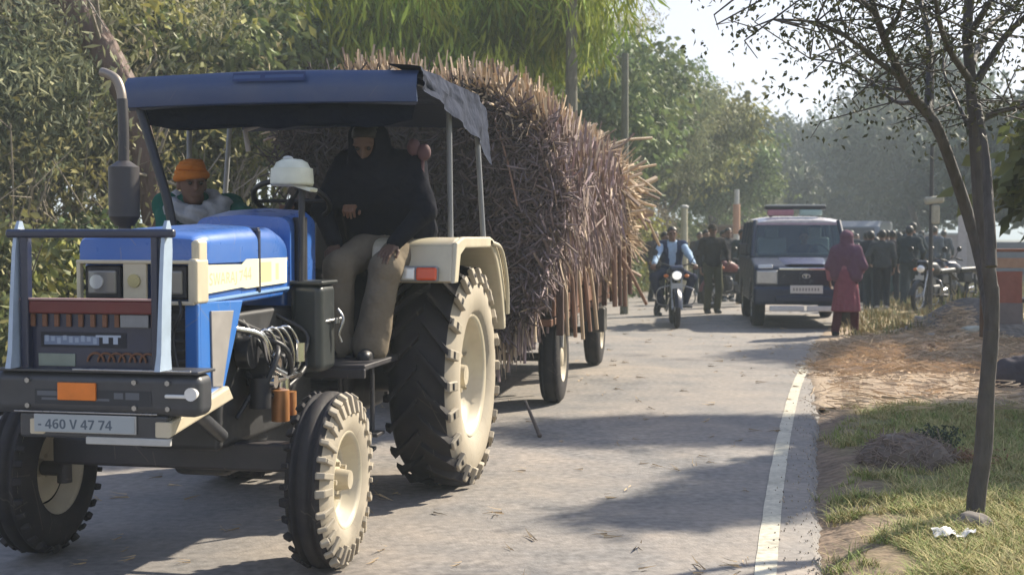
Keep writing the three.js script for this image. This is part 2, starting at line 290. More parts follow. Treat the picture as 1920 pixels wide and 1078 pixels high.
function tree(name, label, group, pos, o) {
  const q = rng(o.seed), t = thing(name, label, 'tree', [pos.x, pos.y, pos.z], 0, group);
  const L = limbs(q, { lift: 0.25, wob: 0.35, levels: 3, split0: 4, spread: 0.6, ratio: 0.62, trunk: 2.5, r: 0.14, ...o });
  part('trunk', L.geos, o.bark || M.bark, t);
  const it = [], per = o.per ?? 30, ra = o.blob ?? 0.7, c = o.color;
  for (const [p, lev] of L.tips) { const tone = 0.6 + 0.85 * q(), warm = q() * 0.5; if (q() < (o.bare ?? 0.12)) continue; for (let i = 0; i < per; i++) {
    const x = p.x + (q() + q() + q() - 1.5) * ra * 1.2, y = p.y + (q() + q() + q() - 1.5) * ra * 0.9, z = p.z + (q() + q() + q() - 1.5) * ra * 1.2;
    if (fbm(x * 0.9 + o.seed, y * 0.9, z * 0.9, 2) < (o.gap ?? -0.12)) continue;
    const k = tone * (0.7 + 0.6 * q() + 0.7 * fbm(x * 1.3, y * 1.3, z * 1.3 + 40, 2)), w = (q() + warm) * (o.vary ?? 0.3);
    it.push([x, y, z, (o.ls ?? 1) * (0.6 + 0.8 * q()), c[0] * k * (1 + w), c[1] * k, c[2] * k * (1 - w * 0.3)]);
  } }
  if (o.extra) o.extra(it, q, L);
  tag(leaves('crown', o.leaf || CL.broad, it, t), null, null, null, 'stuff'); return t;
}
function bush(name, label, group, pos, o) {
  const q = rng(o.seed), t = thing(name, label, 'bush', [pos.x, pos.y, pos.z], 0, group), st = [], it = [], h = o.h, w = o.w;
  for (let i = 0; i < 9; i++) st.push(rod([(q() - 0.5) * w * 0.3, -0.1, (q() - 0.5) * w * 0.3], [(q() - 0.5) * w, h * (0.5 + 0.4 * q()), (q() - 0.5) * w], 0.02, 0.006, 5));
  part('stem', st, M.bark, t);
  for (let i = 0; i < o.n; i++) {
    const a = q() * 6.283, e = Math.pow(q(), 0.5), y = q(), rad = w * 0.5 * Math.sqrt(Math.max(0.05, 1 - (y * 0.95) ** 2)) * e * (1 + 0.5 * n3(a * 2, y * 3, o.seed)), x = Math.cos(a) * rad, z = Math.sin(a) * rad, yy = y * h * (0.85 + 0.4 * n3(a, 3, o.seed));
    if (fbm(x * 1.4 + o.seed, yy * 1.4, z * 1.4, 2) < -0.16) continue;
    const k = 0.6 + 0.7 * q() + 0.8 * fbm(x * 1.7, yy * 1.7, z * 1.7 + 20, 2); it.push([x, yy, z, (o.ls ?? 1) * (0.6 + 0.7 * q()), o.color[0] * k * (1 + 0.3 * q()), o.color[1] * k, o.color[2] * k]);
  }
  tag(leaves('foliage', o.leaf || CL.broad, it, t), null, null, null, 'stuff'); return t;
}
// ---------- people and other soft shapes: distance fields skinned by surface nets ----------
function netSkin(f, lo, hi, cell) {
  const nx = Math.ceil((hi[0] - lo[0]) / cell) + 1, ny = Math.ceil((hi[1] - lo[1]) / cell) + 1, nz = Math.ceil((hi[2] - lo[2]) / cell) + 1;
  const val = new Float32Array(nx * ny * nz), I = (i, j, k) => (k * ny + j) * nx + i;
  for (let k = 0; k < nz; k++) for (let j = 0; j < ny; j++) for (let i = 0; i < nx; i++) val[I(i, j, k)] = f(lo[0] + i * cell, lo[1] + j * cell, lo[2] + k * cell);
  const id = new Int32Array(nx * ny * nz).fill(-1), pos = [], idx = [];
  for (let k = 0; k < nz - 1; k++) for (let j = 0; j < ny - 1; j++) for (let i = 0; i < nx - 1; i++) {
    let m = 0; const c = [];
    for (let b = 0; b < 8; b++) { const v = val[I(i + (b & 1), j + (b >> 1 & 1), k + (b >> 2))]; c.push(v); if (v < 0) m |= 1 << b; }
    if (m === 0 || m === 255) continue;
    let x = 0, y = 0, z = 0, n = 0;
    for (let b = 0; b < 8; b++) for (const ax of [1, 2, 4]) if (!(b & ax)) { const o = b | ax; if ((c[b] < 0) !== (c[o] < 0)) { const t = c[b] / (c[b] - c[o]); x += (b & 1) + (ax === 1 ? t : 0); y += (b >> 1 & 1) + (ax === 2 ? t : 0); z += (b >> 2) + (ax === 4 ? t : 0); n++; } }
    id[I(i, j, k)] = pos.length / 3; pos.push(lo[0] + (i + x / n) * cell, lo[1] + (j + y / n) * cell, lo[2] + (k + z / n) * cell);
  }
  const quad = (a, b, c, d, fl) => { if (a < 0 || b < 0 || c < 0 || d < 0) return; fl ? idx.push(a, b, c, a, c, d) : idx.push(a, c, b, a, d, c); };
  for (let k = 1; k < nz - 1; k++) for (let j = 1; j < ny - 1; j++) for (let i = 1; i < nx - 1; i++) {
    const s = val[I(i, j, k)] < 0;
    if (s !== val[I(i + 1, j, k)] < 0) quad(id[I(i, j - 1, k - 1)], id[I(i, j, k - 1)], id[I(i, j, k)], id[I(i, j - 1, k)], s);
    if (s !== val[I(i, j + 1, k)] < 0) quad(id[I(i - 1, j, k - 1)], id[I(i - 1, j, k)], id[I(i, j, k)], id[I(i, j, k - 1)], s);
    if (s !== val[I(i, j, k + 1)] < 0) quad(id[I(i - 1, j - 1, k)], id[I(i, j - 1, k)], id[I(i, j, k)], id[I(i - 1, j, k)], s);
  }
  const g = new THREE.BufferGeometry(); g.setAttribute('position', new THREE.Float32BufferAttribute(pos, 3)); g.setIndex(idx); g.computeVertexNormals();
  g.setAttribute('uv', new THREE.Float32BufferAttribute(new Float32Array(pos.length / 3 * 2), 2)); return g;
}
const smin = (a, b, k) => { const h = Math.max(k - Math.abs(a - b), 0) / k; return Math.min(a, b) - h * h * k * 0.25; };
// capsules: [ax, ay, az, ra, bx, by, bz, rb]
const cap = (a, b, ra, rb = ra) => [a.x, a.y, a.z, ra, b.x, b.y, b.z, rb];
function capD(c, x, y, z) { const dx = c[4] - c[0], dy = c[5] - c[1], dz = c[6] - c[2], L = dx * dx + dy * dy + dz * dz || 1e-9, t = clamp(((x - c[0]) * dx + (y - c[1]) * dy + (z - c[2]) * dz) / L); return Math.hypot(x - c[0] - dx * t, y - c[1] - dy * t, z - c[2] - dz * t) - mix(c[3], c[7], t); }
const fieldOf = (caps, k) => (x, y, z) => { let d = 9; for (const c of caps) d = smin(d, capD(c, x, y, z), k); return d; };
function capsBox(caps, pad) { const lo = [9, 9, 9], hi = [-9, -9, -9]; for (const c of caps) for (let i = 0; i < 3; i++) { lo[i] = Math.min(lo[i], c[i] - c[3] - pad, c[i + 4] - c[7] - pad); hi[i] = Math.max(hi[i], c[i] + c[3] + pad, c[i + 4] + c[7] + pad); } return [lo, hi]; }
function ik(a, b, l1, l2, hint) {          // the joint between a and b, bent towards the hint
  const d = b.clone().sub(a), L = Math.min(d.length(), (l1 + l2) * 0.999), u = d.normalize(); const x = (l1 * l1 - l2 * l2 + L * L) / (2 * L), h = Math.sqrt(Math.max(0, l1 * l1 - x * x));
  const n = hint.clone().addScaledVector(u, -hint.dot(u)).normalize(); return a.clone().addScaledVector(u, x).addScaledVector(n, h);
}
function handGeo(w, dir, palmN, side, curl, cell) {     // wrist, towards the fingers, palm facing, +1 left -1 right
  const f = dir.clone().normalize(), n = palmN.clone().addScaledVector(f, -palmN.dot(f)).normalize(), s = f.clone().cross(n).multiplyScalar(side);    // s towards the thumb
  const P = (a, b, c) => w.clone().addScaledVector(f, a).addScaledVector(s, b).addScaledVector(n, c), caps = [], palm = [];
  for (let i = 0; i < 4; i++) palm.push(cap(P(0.005, 0.008 - i * 0.006, 0), P(0.085, 0.03 - i * 0.02, 0), 0.014, 0.0115));
  const len = [0.072, 0.08, 0.075, 0.06];
  for (let i = 0; i < 4; i++) {
    const b = 0.03 - i * 0.0205, a1 = curl * 0.8, a2 = curl * 1.9, l = len[i];
    const k0 = P(0.088, b, 0), k1 = k0.clone().addScaledVector(f, l * 0.5 * Math.cos(a1)).addScaledVector(n, l * 0.5 * Math.sin(a1)), k2 = k1.clone().addScaledVector(f, l * 0.5 * Math.cos(a2)).addScaledVector(n, l * 0.5 * Math.sin(a2));
    caps.push([cap(k0, k1, 0.0092, 0.0086), cap(k1, k2, 0.0086, 0.0072)]);
  }
  caps.push([cap(P(0.02, 0.02, 0.004), P(0.055, 0.048, 0.014), 0.0125, 0.0098), cap(P(0.055, 0.048, 0.014), P(0.088, 0.054, 0.02 + 0.02 * curl), 0.0098, 0.0078)]);
  const pf = fieldOf(palm, 0.012), ff = caps.map(c => fieldOf(c, 0.004));
  const [lo, hi] = capsBox([...palm, ...caps.flat()], 0.012);
  return netSkin((x, y, z) => { let d = pf(x, y, z); for (const g of ff) d = smin(d, g(x, y, z), 0.006); return d; }, lo, hi, cell);
}
function headGeo(c, q, s, cell) {            // a head at c turned by quaternion q
  const iq = q.clone().invert(), v = V(0, 0, 0);
  const el = (x, y, z, ox, oy, oz, a, b, e) => { const k = Math.hypot((x - ox) / a, (y - oy) / b, (z - oz) / e); return (k - 1) * Math.min(a, b, e); };
  const f = (X, Y, Z) => {
    v.set(X - c.x, Y - c.y, Z - c.z).applyQuaternion(iq).divideScalar(s); const { x, y, z } = v;
    let d = el(x, y, z, 0, 0.03, -0.012, 0.076, 0.088, 0.096);
    d = smin(d, el(x, y, z, 0, -0.045, 0.018, 0.056, 0.072, 0.07), 0.04); d = smin(d, el(x, y, z, 0, -0.095, 0.052, 0.024, 0.02, 0.026), 0.03);
    d = smin(d, capD([0, 0.012, 0.086, 0.009, 0, -0.03, 0.108, 0.0125], x, y, z), 0.018);
    d = smin(d, el(Math.abs(x), y, z, 0.076, -0.005, -0.008, 0.012, 0.032, 0.02), 0.008);
    d = smin(d, el(x, y, z, 0, -0.064, 0.083, 0.026, 0.008, 0.012), 0.01);
    d = smin(d, el(Math.abs(x), y, z, 0.032, 0.026, 0.076, 0.026, 0.009, 0.014), 0.014);
    const e = el(Math.abs(x), y, z, 0.032, 0.003, 0.089, 0.019, 0.012, 0.014); d = -smin(-d, e, 0.012);
    return d * s;
  };
  return netSkin(f, [c.x - 0.14 * s, c.y - 0.16 * s, c.z - 0.15 * s], [c.x + 0.14 * s, c.y + 0.16 * s, c.z + 0.15 * s], cell);
}
/* one person. o.j: joints that differ from standing; o.wr / o.an: wrists and ankles to reach for; garments by colour */
function person(label, group, pos, turn, o) {
  const t = thing('person', label, 'person', [pos.x, pos.y, pos.z], turn, group), S = o.s ?? 1, cell = o.cell ?? 0.018, wm = o.female ? 0.9 : 1;
  const j = { pelvis: V(0, 0.96, 0), waist: V(0, 1.1, 0), chest: V(0, 1.3, 0.005), neck: V(0, 1.45, -0.005), head: V(0, 1.60, 0.015), ...o.j };
  const rot = o.rot ?? 0, cr = Math.cos(rot), sr = Math.sin(rot);
  const sh = [1, -1].map(s => o.sh?.[s > 0 ? 0 : 1] ?? V(j.chest.x + 0.185 * wm * s * cr, j.chest.y + 0.095, j.chest.z - 0.185 * s * sr - 0.01));
  const hip = [1, -1].map(s => V(j.pelvis.x + 0.092 * s, j.pelvis.y - 0.03, j.pelvis.z));
  const wr = o.wr ?? [V(0.27, 0.86, 0.06), V(-0.27, 0.86, 0.06)], an = o.an ?? [V(0.11, 0.085, -0.02), V(-0.11, 0.085, 0.02)];
  const eh = o.eh ?? [V(0.6, 0, -1), V(-0.6, 0, -1)], kh = o.kh ?? [V(0.1, 0, 1), V(-0.1, 0, 1)];
  const el = [0, 1].map(i => ik(sh[i], wr[i], 0.285, 0.255, eh[i])), kn = [0, 1].map(i => ik(hip[i], an[i], 0.44, 0.43, kh[i]));
  const arm = (i, p) => [cap(sh[i], el[i], 0.052 + p, 0.042 + p), cap(el[i], wr[i], 0.041 + p, 0.028 + p)];
  const leg = (i, p) => [cap(hip[i], kn[i], 0.082 + p, 0.056 + p), cap(kn[i], an[i], 0.054 + p, 0.037 + p)];
  const off = (v, x, y, z) => V(v.x + x * cr, v.y + y, v.z - x * sr + z);
  const torso = p => [cap(off(j.pelvis, 0.06, 0, 0), off(j.pelvis, -0.06, 0, 0), 0.112 + p), cap(j.pelvis, j.waist, 0.118 + p, 0.112 + p), cap(off(j.waist, 0.045, 0, 0), off(j.chest, 0.075 * wm, 0.02, 0), 0.095 + p, 0.105 + p), cap(off(j.waist, -0.045, 0, 0), off(j.chest, -0.075 * wm, 0.02, 0), 0.095 + p, 0.105 + p), cap(sh[0], sh[1], 0.058 + p), cap(j.chest, j.neck, 0.09 + p, 0.06 + p * 0.6)];
  const fd = o.feet ?? [V(0.05, 0, 1), V(-0.05, 0, 1)];
  const foot = (i, p) => { const a = an[i].clone().add(V(0, -0.04, 0)), d = fd[i].clone().normalize(); return [cap(a.clone().addScaledVector(d, -0.03), a.clone().addScaledVector(d, 0.14).add(V(0, -0.012, 0)), 0.036 + p, 0.028 + p), cap(an[i], a, 0.036 + p, 0.036 + p)]; };
  const bodyCaps = [...torso(0), cap(j.neck, j.head.clone().add(V(0, -0.06, -0.01)), 0.056, 0.052), ...arm(0, 0), ...arm(1, 0), ...leg(0, 0), ...leg(1, 0), ...foot(0, 0), ...foot(1, 0)];
  const q = new THREE.Quaternion().setFromEuler(E(o.nod ?? 0, o.look ?? 0, 0, 'YXZ'));
  const geos = [netSkin(fieldOf(bodyCaps, 0.035), ...capsBox(bodyCaps, 0.04), cell), headGeo(j.head, q, 1, o.headCell ?? 0.008)];
  for (const i of [0, 1]) geos.push(handGeo(wr[i], o.hd?.[i] ?? wr[i].clone().sub(el[i]), o.hn?.[i] ?? V(i ? 1 : -1, 0, 0.1), i ? -1 : 1, o.curl ?? 0.5, o.handCell ?? 0.006));
  const sk = o.skin || M.skin;
  part('body', geos, sk, t);
  const H = (x, y, z) => V(x, y, z).applyQuaternion(q).add(j.head);
  part('eyes', [1, -1].map(s => ball(0.011, H(s * 0.032, 0.004, 0.079).toArray())), M.eye, t);
  if (!o.noHair) {
    const iq = q.clone().invert(), v = V(0, 0, 0), hl = o.hair ?? 0, hc = o.hairCell ?? 0.009;
    const hf = (X, Y, Z) => { v.set(X - j.head.x, Y - j.head.y, Z - j.head.z).applyQuaternion(iq); const { x, y, z } = v; let d = (Math.hypot(x / 0.086, (y - 0.036) / 0.096, (z + 0.016) / 0.106) - 1) * 0.086 + 0.004 * n3(x * 60, y * 60, z * 60); if (hl) d = smin(d, capD([0, 0, -0.07, 0.06, 0, -0.17, -0.09, 0.05], x, y, z), 0.04); d = Math.max(d, (z - 0.03) * 0.8 - (y - 0.035) * 1.0); return Math.max(d, -0.06 - hl * 0.2 - y); };
    part('hair', netSkin(hf, [j.head.x - 0.15, j.head.y - 0.28, j.head.z - 0.19], [j.head.x + 0.15, j.head.y + 0.17, j.head.z + 0.16], hc), M.hair, t);
  }
  if (o.trousers) { const bg = o.baggy ?? 0, c = [...torso(0.006).slice(0, 2), ...[0, 1].flatMap(i => { const l = leg(i, 0.02 + bg * 0.4); l[1][7] += bg + 0.012; return l; })], f = fieldOf(c, 0.04); part('trousers', netSkin((x, y, z) => f(x, y, z) + 0.006 * n3(x * 14, y * 9, z * 14), ...capsBox(c, 0.05), cell), o.trousers, t); }
  if (o.shirt) {
    const c = [...torso(o.loose ?? 0.016), ...(o.sleeve === 'short' ? [arm(0, 0.016)[0], arm(1, 0.016)[0]] : [...arm(0, 0.017), ...arm(1, 0.017)])], f = fieldOf(c, 0.035);
    if (o.tail) c.push(cap(j.pelvis, j.pelvis.clone().add(V(0, -o.tail, 0)), 0.15, 0.19));
    const f2 = o.tail ? fieldOf(c, 0.05) : f, hem = j.pelvis.y - (o.tail ?? 0.06);
    part('shirt', netSkin((x, y, z) => Math.max(f2(x, y, z) + 0.007 * n3(x * 13, y * 9, z * 13), o.seated ? -1 : hem - y), ...capsBox(c, 0.05), cell), o.shirt, t);
  }
  if (o.vest) { const c = torso(0.034), f = fieldOf(c, 0.035); part('vest', netSkin((x, y, z) => Math.max(f(x, y, z), Math.abs(x - j.chest.x) < 0.07 + 0.1 * (y - j.chest.y) && z > j.chest.z ? 0.02 : -1, j.pelvis.y - 0.02 - y), ...capsBox(c, 0.05), cell), o.vest, t); }
  if (o.shoes) part('shoes', [0, 1].map(i => { const c = foot(i, 0.012); return netSkin(fieldOf(c, 0.03), ...capsBox(c, 0.03), 0.012); }), o.shoes, t);
  if (o.skirt) { const [top, bot, r1, r2] = o.skirt; part('skirt', netSkin((x, y, z) => Math.max(capD([j.pelvis.x, top, j.pelvis.z, r1, j.pelvis.x, bot, j.pelvis.z + 0.02, r2], x, y, z) + 0.02 * Math.sin(Math.atan2(z, x) * 9 + y * 3) * (1 - y) + 0.012 * n3(x * 8, y * 4, z * 8), bot - y), [-0.42, bot - 0.05, -0.42], [0.42, top + 0.3, 0.42], cell), o.skirtM, t); }
  if (o.shawl) {
    const c = [cap(j.head.clone().add(V(0, 0.02, -0.02)), j.head.clone().add(V(0, -0.02, -0.02)), 0.115, 0.11), cap(j.neck, j.chest, 0.12, 0.16), cap(sh[0], sh[1], 0.085), cap(off(j.chest, 0.1, 0, 0), off(j.waist, 0.13, -0.1, 0), 0.15, 0.14), cap(off(j.chest, -0.1, 0, 0), off(j.waist, -0.13, -0.1, 0), 0.15, 0.14), cap(el[0], sh[0], 0.075, 0.08), cap(el[1], sh[1], 0.075, 0.08)], f = fieldOf(c, 0.06);
    part('shawl', netSkin((x, y, z) => { const face = Math.hypot(x - j.head.x, (y - j.head.y + 0.02) * 0.8, z - j.head.z - 0.14) - 0.1; return Math.max(f(x, y, z) + 0.012 * n3(x * 12, y * 7, z * 12), -face, j.waist.y - 0.22 - y + 0.05 * n3(x * 5, 0, z * 5)); }, ...capsBox(c, 0.06), 0.015), o.shawl, t);
  }
  if (o.turban) { const g = []; for (let i = 0; i < 5; i++) g.push(tf(new THREE.TorusGeometry(0.082 - i * 0.008, 0.024, 8, 26), H(0, 0.045 + i * 0.018, -0.012).toArray(), [Math.PI / 2 + 0.15 * Math.sin(i * 2.2), 0.12 * Math.cos(i * 1.7), 0], [1, 1.14, 1])); g.push(ball(0.075, H(0, 0.1, -0.012).toArray(), [1, 0.65, 1.1])); part('turban', g, o.turban, t); }
  if (o.cap) part('cap', [tf(new THREE.SphereGeometry(0.1, 18, 8, 0, 6.283, 0, 1.55), H(0, 0.04, -0.012).toArray(), [o.nod ?? 0, 0, 0], [0.9, 0.92, 1.08]), tf(new THREE.CylinderGeometry(0.09, 0.095, 0.012, 18), H(0, 0.045, 0.06).toArray(), [0.18, 0, 0], [0.8, 1, 1])], o.cap, t);
  if (S !== 1) t.scale.setScalar(S);
  return t;
}
// ---------- the tractor ----------
const TRK_TURN = -0.2, TRK = V(-1.05, 0, -7.85);
const trkW = (x, y, z) => V(x * Math.cos(TRK_TURN) + z * Math.sin(TRK_TURN), y, -x * Math.sin(TRK_TURN) + z * Math.cos(TRK_TURN)).add(TRK);   // its own frame -> world
function lugStrip(R, w, side, a0, sweep, h, t, drop, prof) {
  // one lug: from the shoulder (drop of it down the sidewall) to the middle of the tread
  const rings = [];
  for (let i = 0; i <= 6; i++) {
    const s = i / 6, x = side * w * 0.5 * (1.01 - s * 1.0), ax = a0 + sweep * Math.max(0, s - 0.12);
    const rb = i === 0 ? R - drop * 0.5 : i === 1 ? R - drop * 0.2 : R - 0.004 - prof * (1 - s) ** 2 * 0.5;
    const top = i === 0 ? rb + 0.012 : rb + h, tk = t * (1 - 0.25 * s);
    const xx = i === 0 ? side * w * 0.52 : x;
    const P = (r, a) => [xx, r * Math.sin(a), r * Math.cos(a)];
    rings.push([P(rb - 0.012, ax - tk / R), P(rb - 0.012, ax + tk / R), P(top, ax + tk / R * 0.75), P(top, ax - tk / R * 0.75)]);
  }
  return loft(rings);
}
function rearWheel(parent, x, side) {
  const g = new THREE.Group(); g.name = 'rear_wheel'; g.position.set(x, 0.67, 0); parent.add(g);
  const R = 0.635, w = 0.40, h = w / 2;
  part('tyre', [latheX([[-h + 0.05, 0.36], [-h + 0.01, 0.40], [-h, 0.48], [-h + 0.012, 0.56], [-h + 0.05, 0.61], [-h * 0.5, R - 0.006], [0, R], [h * 0.5, R - 0.006], [h - 0.05, 0.61]], 64)], M.rubber, g);
  const outer = latheX([[h - 0.05, 0.61], [h - 0.012, 0.56], [h, 0.48], [h - 0.01, 0.40], [h - 0.05, 0.36]].map(([a, b]) => [a * side, b]), 64);
  part('sidewall', side > 0 ? outer : latheX([[h - 0.05, 0.61], [h - 0.012, 0.56], [h, 0.48], [h - 0.01, 0.40], [h - 0.05, 0.36]], 64), side > 0 ? M.dusty : M.rubber, g);
  const lug = [], edge = [];
  for (let i = 0; i < 22; i++) { const a = (i + (Math.sin(i * 12.9) * 0.06)) / 22 * 6.2832; lug.push(lugStrip(R, w, 1, a, 0.34, 0.036, 0.024, 0.07, 0.05), lugStrip(R, w, -1, a + 0.143, 0.34, 0.036, 0.024, 0.07, 0.05)); const b = bx(0.034, 0.10, 0.055, [h * 0.985 - 0.008, 0, 0], [0, 0, 0.30], 0.008); b.translate(0, 0.60, 0); b.rotateX(Math.PI / 2 - a); edge.push(b); }
  part('tread_lugs', lug, M.rubber, g); if (side > 0) part('shoulder_lugs', edge, M.dusty, g);
  const rimP = [[h - 0.045, 0.375], [h - 0.03, 0.365], [h - 0.05, 0.34], [h - 0.10, 0.325], [h - 0.13, 0.30], [0.06, 0.285], [0.03, 0.27], [0.035, 0.18], [0.05, 0.12], [0.05, 0.0]];
  const rim = [latheX(rimP.map(([a, b]) => [a * side, b]), 48), latheX([[-h + 0.045, 0.375], [-h + 0.06, 0.34], [0, 0.30], [0.05, 0.285]].map(([a, b]) => [a * side, b]), 48)];
  part('rim', rim, M.cream, g);
  const bl = []; for (let i = 0; i < 8; i++) { const a = i / 8 * 6.283; bl.push(disc(0.014, 0.03, [side * 0.062, 0.15 * Math.sin(a), 0.15 * Math.cos(a)], 'x', 6)); } bl.push(disc(0.075, 0.1, [side * 0.08, 0, 0], 'x', 20, 0.06));
  for (let i = 0; i < 8; i++) { const a = (i + 0.5) / 8 * 6.283; bl.push(bx(0.05, 0.05, 0.012, [side * 0.045, 0.265 * Math.sin(a), 0.265 * Math.cos(a)], [Math.PI / 2 - a, 0, 0], 0.003)); }
  part('wheel_bolts', bl, M.creamDark, g); return g;
}
function frontWheel(parent, x, side, steer) {
  const g = new THREE.Group(); g.name = 'front_wheel'; g.position.set(x, 0.405, 2.0); g.rotation.y = steer; parent.add(g);
  const R = 0.385, w = 0.205, h = w / 2;
  const tread = []; tread.push([-h + 0.02, 0.215], [-h, 0.26], [-h + 0.005, 0.325], [-h + 0.03, 0.365]);
  for (const [a, r] of [[-0.06, 0.386], [-0.045, 0.39], [-0.04, 0.375], [-0.022, 0.377], [-0.018, 0.397], [0.018, 0.397], [0.022, 0.377], [0.04, 0.375], [0.045, 0.39], [0.06, 0.386]]) tread.push([a, r]);
  tread.push([h - 0.03, 0.365]);
  part('tyre', latheX(tread, 56), M.rubber, g);
  part('sidewall', latheX([[h - 0.03, 0.365], [h - 0.005, 0.325], [h, 0.26], [h - 0.02, 0.215]].map(([a, b]) => [a * side, b]).concat(), 56), side > 0 ? M.dusty : M.rubber, g);
  if (side < 0) part('inner_wall', latheX([[h - 0.03, 0.365], [h - 0.005, 0.325], [h, 0.26], [h - 0.02, 0.215]], 40), M.rubber, g);
  const lug = [], edge = [];
  for (let i = 0; i < 30; i++) for (const s of [1, -1]) { const a = (i + (s < 0 ? 0.5 : 0) + 0.1 * Math.sin(i * 7.7 + s)) / 30 * 6.2832; const jw = 1 + 0.22 * Math.sin(i * 5.3 + s); const b = bx(0.042, 0.024 + 0.008 * Math.sin(i * 3.1), 0.030 * jw, [s * (h - 0.024), 0.378, 0], [0, 0, -s * 0.55], 0.006); b.rotateX(Math.PI / 2 - a); if (s < 0 || side < 0) lug.push(b); else { edge.push(b); } if (s === side && side > 0) { const c = bx(0.02, 0.07 + 0.02 * Math.sin(i * 2.7), 0.028 * jw, [s * (h - 0.004), 0.335, 0], [0, 0, s * 0.22], 0.005); c.rotateX(Math.PI / 2 - a); edge.push(c); } }
  part('tread_lugs', lug, M.rubber, g); if (edge.length) part('shoulder_lugs', edge, M.dusty, g);
  part('rim', [latheX([[h - 0.02, 0.225], [h - 0.012, 0.215], [h - 0.03, 0.2], [h - 0.055, 0.19], [0.02, 0.17], [0.0, 0.16], [0.02, 0.1], [0.035, 0.09], [0.035, 0]].map(([a, b]) => [a * side, b]), 40), latheX([[-h + 0.02, 0.225], [-h + 0.035, 0.2], [0, 0.17]].map(([a, b]) => [a * side, b]), 40)], M.cream, g);
  const bl = [disc(0.055, 0.08, [side * 0.06, 0, 0], 'x', 18, 0.042)]; for (let i = 0; i < 5; i++) { const a = i / 5 * 6.283; bl.push(disc(0.012, 0.03, [side * 0.045, 0.078 * Math.sin(a), 0.078 * Math.cos(a)], 'x', 6)); }
  part('hub', bl, M.creamDark, g); return g;
}
{
  const t = thing('tractor', 'blue farm tractor with dark canopy, bull bar and cream wheel rims, pulling the cane trailer', 'tractor', TRK, TRK_TURN);
  rearWheel(t, 0.66, 1); rearWheel(t, -0.66, -1); frontWheel(t, 0.63, 1, 0.03); frontWheel(t, -0.79, -1, 0.03);
  // running gear
  part('axle_beam', [bx(1.28, 0.13, 0.11, [-0.08, 0.5, 2.0], 0, 0.015), rod([0.53, 0.5, 2], [0.53, 0.34, 2], 0.035), rod([-0.69, 0.5, 2], [-0.69, 0.34, 2], 0.035), rod([-0.71, 0.42, 1.84], [0.55, 0.42, 1.84], 0.018), disc(0.035, 0.12, [0.58, 0.405, 2]), disc(0.035, 0.12, [-0.74, 0.405, 2])], M.dark, t);
  part('rear_axle', [disc(0.11, 1.2, [0, 0.67, 0]), bx(0.42, 0.5, 0.7, [0, 0.7, 0.1], [0, 0, 0], 0.05), bx(0.34, 0.3, 0.7, [0, 0.52, 0.6], [0, 0, 0], 0.04)], M.dark, t);
  part('engine_block', [bx(0.4, 0.5, 1.05, [0, 0.8, 1.7], 0, 0.03), bx(0.46, 0.16, 0.7, [0, 1.08, 1.75], 0, 0.02), bx(0.3, 0.22, 0.9, [0, 0.5, 1.55], 0, 0.05), disc(0.16, 0.05, [0.2, 0.72, 1.3], 'x', 20)], M.engine, t);
  // pipes, pump and filters on the near side of the engine
  const chr = [], blk = [];
  { const q = rng(21); for (let i = 0; i < 5; i++) { const z = 1.62 + i * 0.085; chr.push(tube([[0.22, 1.04 - 0.01 * i, z + 0.12], [0.31, 1.09 - q() * 0.04, z + 0.07], [0.34, 0.98, z], [0.335, 0.88, z - 0.02], [0.28, 0.80, z + 0.03]], 0.0085, 20, 6)); }
    chr.push(tube([[0.25, 1.1, 2.2], [0.33, 1.05, 2.05], [0.34, 0.92, 1.98], [0.36, 0.86, 1.85]], 0.016, 18, 7), rod([0.34, 0.9, 1.62], [0.34, 0.99, 1.62], 0.035), rod([0.33, 0.77, 1.82], [0.33, 0.84, 1.82], 0.042), disc(0.05, 0.03, [0.34, 0.93, 1.92], 'x', 16), disc(0.03, 0.05, [0.345, 0.84, 1.98], 'x', 12), bx(0.05, 0.02, 0.3, [0.34, 0.84, 1.78], 0, 0.004));
    for (let i = 0; i < 7; i++) blk.push(tube([[0.22, 0.9 + q() * 0.25, 1.5 + q() * 0.6], [0.33 + q() * 0.04, 0.85 + q() * 0.2, 1.5 + q() * 0.6], [0.31, 0.75 + q() * 0.2, 1.5 + q() * 0.6], [0.22, 0.6 + q() * 0.3, 1.5 + q() * 0.6]], 0.011 + 0.006 * q(), 20, 6));
    blk.push(bx(0.12, 0.14, 0.34, [0.27, 0.88, 1.8], 0, 0.02), rod([0.3, 0.72, 2.0], [0.3, 0.86, 2.0], 0.05), disc(0.075, 0.06, [0.26, 0.98, 2.05], 'x', 18)); }
  part('fuel_pipes', chr, M.chrome, t); part('hoses', blk, M.black, t);
  part('oil_filter', [rod([0.35, 0.645, 1.88], [0.35, 0.79, 1.88], 0.042, 0.042, 16), rod([0.35, 0.66, 1.77], [0.35, 0.77, 1.77], 0.035, 0.035, 16)], M.copper, t);
  const bb = part('battery_box', [bx(0.17, 0.44, 0.22, [0.335, 1.05, 1.40], 0, 0.04), bx(0.185, 0.02, 0.235, [0.335, 1.275, 1.40], 0, 0.008)], worn([0.012, 0.018, 0.02], [0.16, 0.14, 0.11], 0.06, 47, 0.5), t);
  part('latch', tf(mergeGeometries([plain(bx(0.02, 0.03, 0.05, [0.53, 1.08, 1.38], 0, 0.004)), plain(tube([[0.53, 1.14, 1.37], [0.56, 1.09, 1.37], [0.54, 1.01, 1.38], [0.55, 0.97, 1.37]], 0.008, 12, 6)), plain(rod([0.5, 1.08, 1.5], [0.54, 1.09, 1.32], 0.009))]), [-0.09, 0, -0.04]), M.steel, bb);
